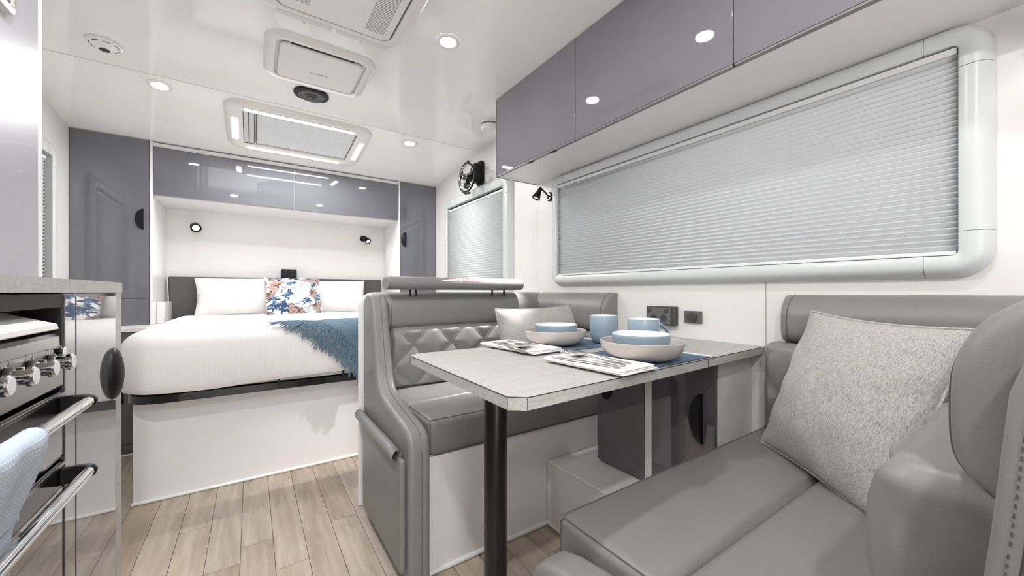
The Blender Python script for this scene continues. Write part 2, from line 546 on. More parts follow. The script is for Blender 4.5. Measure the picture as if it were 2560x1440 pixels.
# ---- windows on the side walls
def window(idx, X, sgn, y0, y1, z0, z1, fw, pleats, topgap, cord=None, label=None, gap=0.005, pane='pane', cloth='blind'):
    """sgn = -1: room side is -X (right wall).  Opening y0..y1, z0..z1; frame width fw stands proud of the wall."""
    w = thing('window_%d' % idx, label, 'window', (X, (y0 + y1) / 2, z0), kind='structure')
    cy, cz = (y0 + y1) / 2, (z0 + z1) / 2
    hy, hz = (y1 - y0) / 2, (z1 - z0) / 2
    def Mp(a, b, h): return (X + sgn * h, cy + a, cz + b)
    prof = [(0.0, 0.004), (0.0, 0.034), (0.004, 0.037), (fw * 0.45, 0.038), (fw * 0.62, 0.036), (fw * 0.80, 0.028), (fw * 0.93, 0.014), (fw, 0.0005)]
    path = rr(hy, hz, 0.012, 8)
    n = len(path) // 4
    ext = 0.045
    # corner pieces: the arc plus a short straight run, and rails between them
    corners = [path[i * n:(i + 1) * n] for i in range(4)]
    for i in range(4):
        c = corners[i]
        f, l = c[0], c[-1]
        tf = (-f[3], f[2]); tl = (-l[3], l[2])
        seg = [(f[0] - tf[0] * ext, f[1] - tf[1] * ext, f[2], f[3])] + list(c) + [(l[0] + tl[0] * ext, l[1] + tl[1] * ext, l[2], l[3])]
        G().ring(seg, [(t, h * 1.02) for t, h in prof], Mp, closed=False).obj('frame_corner', M['frame'], w, smooth=50)
        nx = corners[(i + 1) % 4]
        a, b = l, nx[0]
        t = (-a[3], a[2])
        e2 = ext + 0.0012
        seg = [(a[0] + t[0] * e2, a[1] + t[1] * e2, a[2], a[3]), (b[0] - t[0] * e2, b[1] - t[1] * e2, b[2], b[3])]
        G().ring(seg, prof, Mp, closed=False).obj('frame_rail', M['frame'], w, smooth=50)
    # dark pane behind the blind
    xa, xb = sorted((X + sgn * 0.001, X + sgn * 0.006))
    G().box(xa, xb, y0, y1, z0, z1).obj('pane', M[pane], w, smooth=0)
    # head rail and bottom rail of the blind
    zt = z1 - topgap
    xa, xb = sorted((X + sgn * 0.010, X + sgn * 0.030))
    G().box(xa, xb, y0 + 0.002, y1 - gap, zt - 0.016, zt).obj('blind_rail', M['whiteplastic'], w, bevel=0.002)
    G().box(xa, xb, y0 + 0.004, y1 - 0.004, z0 + 0.002, z0 + 0.012).obj('blind_rail', M['whiteplastic'], w, bevel=0.002)
    # pleated cloth
    pz0, pz1 = z0 + 0.012, zt - 0.016
    ph = (pz1 - pz0) / pleats
    g = G(); pts = []
    for k in range(pleats):
        zb = pz0 + k * ph
        pts += [(0.0165, zb), (0.0190, zb + 0.30 * ph), (0.0238, zb + 0.72 * ph), (0.0252, zb + 0.84 * ph), (0.0235, zb + 0.94 * ph)]
    pts.append((0.0165, pz1))
    b0 = 0
    ya, yb_ = y0 + 0.001, y1 - gap
    for (d, z) in pts:
        g.v += [(X + sgn * d, ya, z), (X + sgn * d, yb_, z)]
    for k in range(len(pts) - 1):
        g.f.append((2*k, 2*k+1, 2*k+3, 2*k+2)); g.m.append(0)
    bl = g.obj('blind', M[cloth], w, smooth=25, solid=0.0006)
    if cord:
        for yy in cord:
            g = G()
            for k in range(0, pleats):
                zb = pz0 + k * ph + 0.5 * ph
                g.cyl((X + sgn * 0.0205, yy, zb - 0.0012), (X + sgn * 0.0215, yy, zb + 0.0012), 0.0008, n=5)
            g.obj('cord_hole', M['midgrey'], w, smooth=0)
    return w
window(1, XR, -1, 0.159, 1.622, 1.058, 1.566, 0.054, 33, 0.004, cord=(0.508, 1.30), gap=0.001, pane='panegrey', cloth='blindgrey', label='wide white framed window with pleated blind above the dining table')
window(2, XR, -1, 2.177, 3.055, 0.98, 1.69, 0.085, 36, 0.020, gap=0.014, label='narrow white framed window with pleated blind on right wall beside the bed')
window(3, XL, 1, 2.20, 3.045, 0.98, 1.69, 0.085, 36, 0.020, gap=0.062, label='window edge with pleated blind on left wall beside the tall wardrobe')

# ================================================================== CEILING FITTINGS
def ceil_frame(x, y):
    """maps local (a, b, drop) at a ceiling point to world; follows the slope"""
    if y < YK:
        return lambda a, b, h: (x + a, y + b, H - h)
    c = 1 / math.sqrt(1 + KS * KS)
    z0 = ceil_z(y)
    return lambda a, b, h: (x + a, y + b * c - h * KS * c, z0 - b * KS * c - h * c)

def area_light(name, parent, loc_world, size, watts, shape='DISK', size_y=None, rx=0.0, col=(1, 0.99, 0.985)):
    d = bpy.data.lights.new(name, 'AREA'); d.shape = shape; d.size = size
    if size_y: d.size_y = size_y
    d.energy = watts; d.color = col
    o = bpy.data.objects.new(name, d); COL.objects.link(o)
    o.parent = parent
    o.location = Vector(loc_world) - parent.location
    o.rotation_euler = (rx, 0, 0)
    return o

def downlight(x, y, label, watts=None):
    z = ceil_z(y)
    t = thing('downlight', label, 'light', (x, y, z), group='round ceiling downlights')
    Mp = ceil_frame(x, y)
    n = 32
    def disc(prof, name, mat):
        g = G(); pth = [(0, 0, math.cos(2*PI*k/n), math.sin(2*PI*k/n)) for k in range(n)]
        g.ring(pth, prof, Mp); return g.obj(name, mat, t, smooth=40)
    disc([(0.050, 0.0003), (0.0495, 0.005), (0.045, 0.0085), (0.038, 0.0085), (0.034, 0.0065)], 'bezel', M['whiteplastic'])
    disc([(0.034, 0.0060), (0.018, 0.0068), (0.00001, 0.0070)], 'diffuser', M['lamp'])
    area_light('downlight_glow', t, Mp(0, 0, 0.012), 0.066, watts, rx=(0 if y < YK else -math.atan(KS)))
    return t
DLW = [
    (-0.393 * 0.995, 2.664, 'lit round downlight on the sloped ceiling above the left wardrobe side of the bed'),
    (0.943 * 0.995, 2.688, 'lit round downlight on the sloped ceiling near the black wall fan'),
    (0.700, 1.519, 'lit round downlight on the flat ceiling beside the air conditioner'),
    (0.705, 0.876, 'lit round downlight on the ceiling over the dining table, mirrored in the locker door'),
    (-0.155, 1.519, 'lit round downlight on the ceiling over the aisle between cooker and dining bench'),
    (-0.155, 0.876, 'lit round downlight on the ceiling over the aisle in front of the cooker'),
    (-0.155, -0.45, 'lit round downlight added as unseen fill on the ceiling behind the viewer on the kitchen side'),  # unseen lamp added to raise the light from behind
    (0.705, 0.233, 'lit round downlight added on the ceiling right above the near bench, outside the frame'),  # unseen, added to brighten the near seat, continuing the row spacing
    (-0.155, -1.15, 'lit round downlight added as unseen fill nearest the rear opening on the kitchen side'),  # extra fill lamp at the rear, never in view
    (0.705, -1.15, 'lit round downlight added as unseen fill nearest the rear opening on the seating side'),  # second of the added rear fill lamps, never in view
]
for (x, y, lb), w_ in zip(DLW, DOWNLIGHT_W): downlight(x, y, lb, w_)

# ---- skylight with four lit strips, pleated screen
sx, sy = 0.274, 2.915
sk = thing('skylight', 'rounded white skylight with four lit strips and pleated screen above bed', 'skylight', (sx, sy, ceil_z(sy)))
Mp = ceil_frame(sx, sy)
hx, hy = 0.315, 0.215
g = G().ring(rr(hx, hy, 0.012, 6), [(0, 0.001), (0, 0.020), (0.004, 0.026), (0.030, 0.034), (0.060, 0.034), (0.076, 0.030), (0.088, 0.018), (0.092, 0.0005)], Mp)
g.obj('frame', M['offwhite'], sk, smooth=50)
def pbox(g, a0, a1, b0, b1, h0, h1, Mf, m=0):
    g.add([Mf(a0,b0,h0),Mf(a1,b0,h0),Mf(a1,b1,h0),Mf(a0,b1,h0),Mf(a0,b0,h1),Mf(a1,b0,h1),Mf(a1,b1,h1),Mf(a0,b1,h1)],
          [(0,3,2,1),(4,5,6,7),(0,1,5,4),(1,2,6,5),(2,3,7,6),(3,0,4,7)], m); return g
strips = [(-0.305, 0.285, -0.268, -0.242), (-0.295, 0.275, 0.240, 0.262), (-0.372, -0.343, -0.135, 0.145), (0.345, 0.373, -0.135, 0.145)]
for (a0, a1, b0, b1) in strips:
    pbox(G(), a0, a1, b0, b1, 0.030, 0.0365, Mp).obj('led_strip', M['strip'], sk, bevel=0.002)
    big = (a1 - a0) > 0.2
    area_light('strip_glow', sk, Mp((a0 + a1) / 2, (b0 + b1) / 2, 0.039), a1 - a0, STRIP_W if big else STRIP_W * 0.5, 'RECTANGLE', b1 - b0, rx=-math.atan(KS))
# vent teeth along the near long edge
g = G()
for k in range(46):
    a = -0.31 + 0.62 * k / 45
    pbox(g, a - 0.0016, a + 0.0016, -0.281, -0.272, 0.0335, 0.0348, Mp)
g.obj('vent_slot', M['midgrey'], sk, smooth=0)
# pleated screen running left-right
npl = 26
a0, a1 = -0.245, 0.310
g = G(); pts = []
for k in range(npl):
    w = (a1 - a0) / npl
    pts += [(a0 + k * w, 0.011), (a0 + (k + 0.5) * w, 0.0165)]
pts.append((a1, 0.011))
for (a, h) in pts:
    g.v += [Mp(a, -hy + 0.001, h), Mp(a, hy - 0.012, h)]
for k in range(len(pts) - 1):
    g.f.append((2*k, 2*k+1, 2*k+3, 2*k+2)); g.m.append(0)
g.obj('pleated_screen', M['blind'], sk, smooth=0, solid=0.0005)
pbox(G(), -hx, hx, -hy, hy, 0.001, 0.003, Mp).obj('backing', M['midgrey'], sk, smooth=0)
for a in (-0.312, -0.283):
    b = pbox(G(), a, a + 0.024, -hy + 0.002, hy - 0.014, 0.006, 0.022, Mp).obj('screen_bar', M['lightgrey'], sk, bevel=0.003)
    pbox(G(), a + 0.004, a + 0.018, hy - 0.0135, hy - 0.001, 0.006, 0.020, Mp).obj('end_cap', M['blackmatte'], b, smooth=0)
pbox(G(), -0.256, -0.249, -hy + 0.002, hy - 0.004, 0.004, 0.020, Mp).obj('screen_edge', M['alu'], sk, smooth=0)
pbox(G(), 0.3105, 0.3135, -hy + 0.002, hy - 0.002, 0.004, 0.012, Mp).obj('screen_edge', M['darkgrey'], sk, smooth=0)

# ---- roof ventilation hatch
vx, vy = 0.272, 2.040
vt = thing('roof_vent', 'white square roof vent panel between air conditioner and black speaker', 'vent', (vx, vy, H))
Mp = ceil_frame(vx, vy)
G().ring(rr(0.183, 0.163, 0.035, 7), [(0, 0.002), (0, 0.014), (0.003, 0.0175), (0.030, 0.0165), (0.038, 0.010), (0.043, 0.0005)], Mp).obj('frame', M['offwhite'], vt, smooth=40)
pbox(G(), -0.183, 0.183, -0.163, 0.163, 0.0005, 0.002, Mp).obj('backing', M['offwhite'], vt, smooth=0)
g = G(); pth = rr_poly(0.170, 0.147, 0.030, 7, 0.0, 0.009)
g.v += [Mp(a, b, 0.004) for a, b in pth] + [Mp(a, b, 0.019) for a, b in pth]
n = len(pth); g.f += [tuple(range(n)), tuple(range(2*n-1, n-1, -1))] + [(i, (i+1) % n, n+(i+1) % n, n+i) for i in range(n)]; g.m += [0]*(n+2)
lid = g.obj('lid', M['offwhite'], vt, bevel=0.004, smooth=40)
pbox(G(), -0.130, 0.130, -0.153, -0.139, 0.0035, 0.0095, Mp).obj('slot', M['blackmatte'], vt, smooth=0)
v_, f_ = text_mesh('DOMETIC', 0.0125, 0.0002)
G().add([Mp(p[0] + 0.012, -p[1] + 0.042, 0.0193 + p[2]) for p in v_], f_).obj('lettering', M['print'], lid, smooth=0)
g = G()
for (a, s) in ((-0.032, 1), (-0.027, 0.7)):
    g.tube([Mp(a - 0.004 * s, 0.045, 0.0194), Mp(a, 0.039 + 0.002 * (1 - s), 0.0194), Mp(a + 0.004 * s, 0.045, 0.0194)], 0.0006, n=5)
g.obj('logo_mark', M['print'], lid)

# ---- air conditioner
ax, ay = 0.272, 1.385
AC = thing('air_conditioner', 'large white ceiling air conditioner with two slotted grilles', 'air conditioner', (ax, ay, H))
Mp = ceil_frame(ax, ay)
G().ring(rr(0.205, 0.235, 0.04, 7), [(0, 0.020), (0.0, 0.040), (0.004, 0.044), (0.036, 0.046), (0.048, 0.038), (0.056, 0.020), (0.060, 0.0005)], Mp).obj('housing', M['offwhite'], AC, smooth=40)
g = G(); pth = rr_poly(0.205, 0.235, 0.04, 7)
g.v += [Mp(a, b, 0.0005) for a, b in pth] + [Mp(a, b, 0.034) for a, b in pth]
n = len(pth); g.f += [tuple(range(n)), tuple(range(2*n-1, n-1, -1))] + [(i, (i+1) % n, n+(i+1) % n, n+i) for i in range(n)]; g.m += [0]*(n+2)
g.obj('core', M['midgrey'], AC, smooth=40)
g = G(); pth = rr_poly(0.198, 0.228, 0.034, 7)
g.v += [Mp(a, b, 0.034) for a, b in pth] + [Mp(a, b, 0.044) for a, b in pth]
g.f += [tuple(range(n)), tuple(range(2*n-1, n-1, -1))] + [(i, (i+1) % n, n+(i+1) % n, n+i) for i in range(n)]; g.m += [0]*(n+2)
cover = g.obj('cover', M['offwhite'], AC, bevel=0.004, smooth=40)
for (a0, a1, b1) in ((0.098, 0.170, 0.190), (-0.170, -0.098, 0.175)):
    gr = pbox(G(), a0, a1, b1 - 0.36, b1, 0.0435, 0.0446, Mp).obj('grille', M['midgrey'], cover, smooth=0)
    g = G()
    nb = 44
    for k in range(nb):
        b = b1 - 0.36 + 0.36 * (k + 0.5) / nb
        pbox(g, a0, a1, b - 0.0022, b + 0.0022, 0.0440, 0.0458, Mp)
    g.obj('grille_slat', M['offwhite'], cover, smooth=0)
for (a0, a1) in ((-0.200, -0.008), (0.008, 0.200)):
    fl = pbox(G(), a0, a1, 0.252, 0.276, 0.042, 0.0478, Mp).obj('air_flap', M['frame'], AC, bevel=0.002)
    pbox(G(), (a0+a1)/2 - 0.004, (a0+a1)/2 + 0.004, 0.274, 0.283, 0.042, 0.047, Mp).obj('flap_tab', M['joint'], fl, smooth=0)
v_, f_ = text_mesh('DOMETIC', 0.016, 0.0002)
G().add([Mp(p[0] + 0.0, -p[1] - 0.02, 0.0442 + p[2]) for p in v_], f_).obj('lettering', M['print'], cover, smooth=0)

# ---- loudspeaker: black round with two flattened sides
px_, py_ = 0.272, 2.345
sp = thing('ceiling_speaker', 'black oval ceiling speaker with ring centre beside the roof vent', 'speaker', (px_, py_, H))
Mp = ceil_frame(px_, py_)
def clipcirc(r, cut, n=48):
    out = []
    for k in range(n):
        a = 2 * PI * k / n
        out.append((r * math.cos(a), max(-cut, min(cut, r * math.sin(a)))))
    return out
def slab(g, pth, h0, h1, Mf, m=0):
    b0 = len(g.v); n = len(pth)
    g.v += [Mf(a, b, h0) for a, b in pth] + [Mf(a, b, h1) for a, b in pth]
    fs = [tuple(range(n)), tuple(range(2*n-1, n-1, -1))] + [(i, (i+1) % n, n+(i+1) % n, n+i) for i in range(n)]
    g.f += [tuple(b0 + i for i in f) for f in fs]; g.m += [m] * (n + 2); return g
body = slab(G(), clipcirc(0.086, 0.066), 0.0003, 0.010, Mp).obj('surround', M['black'], sp, bevel=0.003, smooth=40)
n = 36; pth = [(0, 0.008, math.cos(2*PI*k/n), math.sin(2*PI*k/n)) for k in range(n)]
G().ring(pth, [(0.066, 0.0095), (0.062, 0.014), (0.050, 0.013), (0.034, 0.0125), (0.030, 0.018), (0.024, 0.018), (0.020, 0.013), (0.00001, 0.013)], Mp).obj('cone_ring', M['darkgrey'], sp, smooth=40)
G().ring(pth, [(0.020, 0.0128), (0.014, 0.019), (0.00001, 0.0215)], Mp).obj('tweeter', M['blackgloss'], sp, smooth=40)
for (a, b) in ((-0.058, -0.05), (0.058, -0.05), (-0.058, 0.05), (0.058, 0.05)):
    G().cyl(Mp(a, b, 0.0095), Mp(a, b, 0.0115), 0.004, n=10).obj('screw', M['blackmatte'], sp)

# ---- smoke alarm
def alarm(x, y, r, label, name, windowed):
    z = ceil_z(y)
    t = thing(name, label, 'smoke alarm', (x, y, z))
    Mf = ceil_frame(x, y); n = 40
    pth = [(0, 0, math.cos(2*PI*k/n), math.sin(2*PI*k/n)) for k in range(n)]
    if not windowed:
        G().ring(pth, [(r, 0.0004), (r, 0.012), (r * 0.96, 0.014), (0.00001, 0.014)], Mf).obj('base', M['whiteplastic'], t, smooth=40)
        for k in range(20):
            a = 2 * PI * k / 20
            c, s_ = math.cos(a) * r * 0.90, math.sin(a) * r * 0.90
            G().cyl(Mf(c, s_, 0.013), Mf(c, s_, 0.024), 0.003, n=6).obj('vent_post', M['midgrey'], t)
        G().ring(pth, [(r * 0.94, 0.023), (r * 0.95, 0.026), (r * 0.92, 0.046), (r * 0.84, 0.052), (0.00001, 0.053)], Mf).obj('cap', M['whiteplastic'], t, smooth=40)
        G().cyl(Mf(0.0, -r * 0.4, 0.0525), Mf(0, -r * 0.4, 0.0545), r * 0.22, n=20).obj('test_button', M['offwhite'], t)
    else:
        G().ring(pth, [(r, 0.0004), (r, 0.010), (r * 0.95, 0.014), (r * 0.72, 0.020), (r * 0.62, 0.026), (r * 0.45, 0.031), (0.00001, 0.033)], Mf).obj('cap', M['whiteplastic'], t, smooth=40)
        for k in range(8):
            a0 = 2 * PI * (k + 0.12) / 8; a1 = 2 * PI * (k + 0.74) / 8
            g = G().tube([Mf(math.cos(a0 + (a1 - a0) * q / 4) * r * 0.84, math.sin(a0 + (a1 - a0) * q / 4) * r * 0.84, 0.0172) for q in range(5)], 0.0016, n=5)
            g.obj('vent_slot', M['midgrey'], t)
        G().cyl(Mf(0.0, 0.0, 0.032), Mf(0, 0, 0.0345), r * 0.30, n=24).obj('sensor_window', M['darkgrey'], t)
        pbox(G(), r * 0.5, r * 0.86, -0.006, 0.006, 0.015, 0.021, Mf).obj('test_button', M['offwhite'], t, bevel=0.001)
    return t
alarm(1.255, 2.10, 0.058, 'small round white smoke alarm with ribbed collar by the overhead locker end', 'smoke_alarm', False)
alarm(-0.525, 2.365, 0.056, 'round white slotted alarm with dark centre on the left of the ceiling', 'slotted_alarm', True)

# ================================================================== HALF-MOON HANDLE
def half_moon(parent, c, axis_out, axis_side, h=0.140, w=0.046, d=0.024, name='handle'):
    """quarter-ellipsoid pull: flat cut edge on the side axis_side, dome stands out along axis_out"""
    o_, s_ = Vector(axis_out), Vector(axis_side); c = Vector(c); z = Vector((0, 0, 1))
    g = G(); nu, nv = 10, 20
    # dome
    def P(u, v):
        lat = -PI / 2 + PI * v               # along z
        lon = PI / 2 * u                     # 0 = cut face (out), 90 deg = base edge
        rz = math.sin(lat) * h / 2
        rad = math.cos(lat)
        return c + z * rz + o_ * (d * rad * math.cos(lon) ** 0.8) - s_ * (w * rad * math.sin(lon))
    g.grid(P, nu, nv)
    # cut face
    def Q(u, v):
        lat = -PI / 2 + PI * v
        return c + z * (math.sin(lat) * h / 2) + o_ * (d * math.cos(lat) * u)
    g.grid(Q, 3, nv)
    return g.obj(name, M['black'], parent, smooth=45)

# ================================================================== BED END: wardrobes, overhead lockers
YR = 3.388
def wardrobe(x0, x1, side, label):
    t = thing('wardrobe', label, 'wardrobe', ((x0 + x1) / 2, YR, 0.757))
    zt = ceil_z(YR) - 0.006
    G().box(x0, x1, YR + 0.018, YB - 0.002, 0.757, ceil_z(YB) - 0.004).obj('body', M['white'], t, smooth=0)
    d = G().box(x0 + 0.002, x1 - 0.002, YR, YR + 0.017, 0.929, zt).obj('door', M['gloss'], t, bevel=0.0012)
    G().box(x0 + 0.002, x1 - 0.002, YR, YR + 0.017, 0.760, 0.926).obj('drawer_front', M['gloss'], t, bevel=0.0012)
    G().box(x0 + 0.002, x1 - 0.002, YR - 0.002, YR + 0.018, zt, zt + 0.004).obj('top_trim', M['alu'], t, smooth=0)
    hx = x1 - 0.028 if side < 0 else x0 + 0.052
    half_moon(d, (hx, YR + 0.0005, 1.440), (0, -1, 0), (1, 0, 0), h=0.136, w=0.042, d=0.022)
    return t
wardrobe(XL + 0.001, -0.546, -1, 'tall gloss slate wardrobe with black half-moon handle on left of bed')
wardrobe(1.097, XR - 0.001, 1, 'narrow gloss slate wardrobe on right of bed by the small window')

def bedside(x0, x1, label, handle):
    t = thing('bedside_cabinet', label, 'cabinet', ((x0 + x1) / 2, 3.16, 0))
    G().box(x0, x1, 3.172, 3.794, 0.0, 0.732).obj('body', M['white'], t, smooth=0)
    G().box(x0, x1, 3.142, 3.794, 0.733, 0.7565).obj('top', M['white'], t, bevel=0.002)
    d = G().box(x0 + 0.003, x1 - 0.003, 3.153, 3.171, 0.07, 0.728).obj('door', M['glossdark'], t, bevel=0.001)
    G().box(x0 + 0.001, x1 - 0.001, 3.155, 3.1715, 0.0, 0.067).obj('plinth', M['glossdark'], t, smooth=0)
    half_moon(d, (handle, 3.1528, 0.36), (0, -1, 0), (1, 0, 0), h=0.10, w=0.03, d=0.018)
    G().tube([(x0, 3.150, 0.006), (x1, 3.150, 0.006)], 0.006, n=8).obj('floor_trim', M['whiteplastic'], t)
    return t
bedside(XL + 0.001, -0.500, 'low dark gloss bedside cabinet with white top under the left wardrobe', -0.62)
bedside(1.05, XR - 0.001, 'low dark gloss bedside cabinet with white top under the right wardrobe', 1.12)

# white posts beside the lockers
for (x0, x1) in ((-0.5455, -0.5315), (1.0845, 1.0965)):
    structure(G().box(x0, x1, YR - 0.003, YB - 0.001, 0.758, ceil_z(YR) - 0.012 - 0.04).obj('trim_2', M['whiteplastic'], bevel=0.001))
for (x0, x1) in ((-0.5455, -0.5315), (1.0845, 1.0965)):
    structure(G().box(x0, x1, YR - 0.003, YR + 0.02, ceil_z(YR) - 0.0515, ceil_z(YR + 0.02) - 0.001).obj('trim_3', M['whiteplastic'], smooth=0))
g = G()
t = thing('bed_overhead_locker', 'long gloss slate overhead locker with two doors above the bed head', 'cabinet', (0.275, YR, 1.60))
G().box(-0.530, 1.083, YR + 0.019, YB - 0.001, 1.600, 1.905).obj('body', M['white'], t, smooth=0)
G().box(-0.530, 1.083, YR + 0.004, YR + 0.10, 1.927, ceil_z(YR + .1) - 0.001).obj('filler', M['white'], t, smooth=0)
G().box(-0.530, 1.083, YR + 0.001, YR + 0.02, 1.921, 1.926).obj('top_trim', M['alu'], t, smooth=0)
for (x0, x1) in ((-0.529, 0.2755), (0.2785, 1.082)):
    G().box(x0, x1, YR, YR + 0.018, 1.607, 1.919).obj('door', M['gloss'], t, bevel=0.0012)
G().box(0.2758, 0.2782, YR + 0.003, YR + 0.012, 1.600, 1.919).obj('door_seal', M['whiteplastic'], t, smooth=0)
# little white ledge box between the wardrobe and the pillow
t = thing('bed_ledge', 'small white boxed ledge between left wardrobe and headboard', 'ledge', (-0.508, 3.6, 0.757))
G().box(-0.5305, -0.490, 3.50, 3.794, 0.7575, 0.900).obj('box', M['white'], t, bevel=0.002)

# headboard
t = thing('headboard', 'long padded charcoal vinyl headboard behind the white pillows', 'headboard', (0.26, 3.83, 0.5))
g = G()
pts = [(-0.513, 1.086), (-0.500, 0.60), (1.040, 0.60), (1.045, 1.088), (0.26, 1.092)]
g.prism([(1.047, 1.087), (0.26, 1.090), (-0.513, 1.086), (-0.498, 0.56), (1.030, 0.56)], 'y', 3.800, YB - 0.001)
M['vinyldark'] = vinyl('charcoal upholstery vinyl', srgb(84, 84, 84))
g.obj('pad', M['vinyldark'], t, bevel=0.010, seg=4)
G().tube([(-0.515, 3.80, 1.084), (-0.500, 3.80, 0.56)], 0.003, n=6).obj('piping', M['threadwhite'], t)

# outlet on top of headboard
t = thing('bed_power_outlet', 'black double power outlet on wall above the headboard', 'outlet', (0.271, YB, 1.126))
b = G().box(0.214, 0.328, YB - 0.034, YB, 1.090, 1.166).obj('plate', M['black'], t, bevel=0.004)
for xx in (0.247, 0.296):
    G().cyl((xx, YB - 0.034, 1.120), (xx, YB - 0.0352, 1.120), 0.013, n=16).obj('socket', M['blackgloss'], t)
    G().box(xx - 0.005, xx + 0.005, YB - 0.037, YB - 0.033, 1.145, 1.157).obj('switch', M['darkgrey'], t, bevel=0.001)

# ================================================================== BED
bed = thing('bed', 'island bed with black frame and white panelled base', 'bed', (0.275, 2.40, 0))
G().box(-0.443, 0.985, 2.400, 3.799, 0.0, 0.466).obj('base', M['white'], bed, bevel=0.0015)
G().tube([(-0.446, 2.396, 0.008), (0.985, 2.396, 0.008)], 0.008, n=10).obj('floor_trim', M['whiteplastic'], bed)
BX0, BX1, BY0, BY1 = -0.487, 1.040, 2.270, 3.792
def loft(x0, x1, y0, y1, rings, rc=0.12, nc=8, ns=18, jitter=None):
    """stack of rounded-rectangle rings (inset, z); the last ring closes with a fan of inner rings"""
    g = G(); cx, cy = (x0+x1)/2, (y0+y1)/2
    hx, hy = (x1-x0)/2, (y1-y0)/2
    base = rr(hx, hy, rc, nc)
    # densify straight runs
    pth = []
    for i in range(len(base)):
        a = base[i]; b = base[(i+1) % len(base)]
        d = math.hypot(b[0]-a[0], b[1]-a[1])
        pth.append(a)
        if d > 0.2:
            for k in range(1, ns):
                q = k / ns
                pth.append((a[0]+(b[0]-a[0])*q, a[1]+(b[1]-a[1])*q, a[2], a[3]))
    n = len(pth)
    for (ins, z, shrink) in rings:
        for (x, y, nx, ny) in pth:
            X = x - nx * ins; Y = y - ny * ins
            X, Y = X * (1 - shrink), Y * (1 - shrink)
            P = Vector((cx + X, cy + Y, z))
            if jitter: P = jitter(P, nx, ny, ins, shrink)
            g.v.append(tuple(P))
    for r_ in range(len(rings) - 1):
        for k in range(n):
            g.f.append((r_*n+k, r_*n+(k+1) % n, (r_+1)*n+(k+1) % n, (r_+1)*n+k)); g.m.append(0)
    g.f.append(tuple((len(rings)-1)*n + k for k in range(n))); g.m.append(0)
    return g
g = loft(BX0 + 0.02, BX1 - 0.02, BY0 + 0.035, BY1, [(0.02, 0.4665, 0), (0, 0.470, 0), (0, 0.505, 0), (0.006, 0.512, 0), (0.006, 0.512, 0.5)], rc=0.14, nc=18)
bed_frame = g.obj('frame', M['blackgloss'], bed, smooth=40)
g = loft(BX0 + 0.03, BX1 - 0.03, BY0 + 0.045, BY1, [(0, 0.5125, 0), (0, 0.60, 0), (0.02, 0.62, 0), (0.02, 0.62, 0.6)], rc=0.13)
g.obj('mattress', M['linen'], bed, smooth=40)
for xx in (0.117, 0.425):
    G().box(xx - 0.005, xx + 0.005, BY0 + 0.022, BY0 + 0.045, 0.495, 0.540).obj('mattress_stop', M['black'], bed, bevel=0.002)
# coverlet: rounded over the edges, uneven hem
CR = 0.095
rings = []
ZT = 0.795
for (ins, z) in ((0.012, 0.520), (0.004, 0.535), (0.0, 0.560), (-0.004, 0.60), (-0.004, 0.655)): rings.append((ins, z, 0))
for k in range(1, 9):
    a = PI / 2 * k / 8
    rings.append((CR * (1 - math.cos(a)), ZT - CR + 0.0 + CR * math.sin(a), 0))
for s in (0.1, 0.25, 0.4, 0.6, 0.8, 0.95): rings.append((CR, ZT + 0.008 * math.sin(s * PI / 2), s))
def cov_j(P, nx, ny, ins, sh):
    low = max(0, min(1, (0.62 - P.z) / 0.1))
    w = noise.noise(Vector((P.x * 3.1, P.y * 3.1, P.z * 3.0)))
    P = P + Vector((nx, ny, 0)) * (0.010 * w * (1 if sh == 0 else 0)) * (0.4 + 0.6 * low)
    if low > 0 and ny < -0.5:
        # the hem lifts towards the right-hand side of the foot end
        lift = 0.022 * max(0, min(1, (P.x - 0.05) / 0.45)) + 0.006 * math.sin(P.x * 9)
        P.z += lift * low
    P.z += 0.003 * noise.noise(Vector((P.x * 5, P.y * 5, 2)))
    return P
g = loft(BX0, BX1, BY0, BY1 + 0.0, rings, rc=0.135, nc=9, ns=26, jitter=cov_j)
cover_o = g.obj('coverlet', M['waffle'], None, smooth=60)
tag(cover_o, 'white waffle weave coverlet spread over the bed', 'bedspread')

# ---- pillows
def pillow_mesh(w, h, t, n=30, pull=0.06, wr=0.004, seed=0, p=2.2, seam_gap=0.004):
    g = G()
    for s in (1, -1):
        def P(u, v, s=s):
            U, V = 2*u - 1, 2*v - 1
            U = math.copysign(abs(U) ** 0.85, U); V = math.copysign(abs(V) ** 0.85, V)
            x = w/2 * U * (1 - pull * (1 - V*V) * abs(U)); y = h/2 * V * (1 - pull * (1 - U*U) * abs(V))
            k = max(0, (1 - abs(U) ** p)) ** 0.62 * max(0, (1 - abs(V) ** p)) ** 0.62
            z = s * (t/2 * k)
            e = min(1, 4 * k)
            z += wr * e * noise.noise(Vector((x * 14 + seed, y * 14, s * 3))) + wr * 0.8 * (1 - k) * e * math.sin(14 * math.atan2(V, U) + seed) * 0.6
            return (x, y, z)
        g.grid(P, n, n)
    return g
def place_frame(o, c, ux, uy):
    """put local x along ux, local y along uy, at c"""
    X = Vector(ux).normalized(); Y = Vector(uy); Y = (Y - X * Y.dot(X)).normalized(); Z = X.cross(Y)
    m = Matrix((X, Y, Z)).transposed().to_4x4(); m.translation = Vector(c)
    o.matrix_world = m
    o.rotation_mode = 'QUATERNION' if False else 'XYZ'
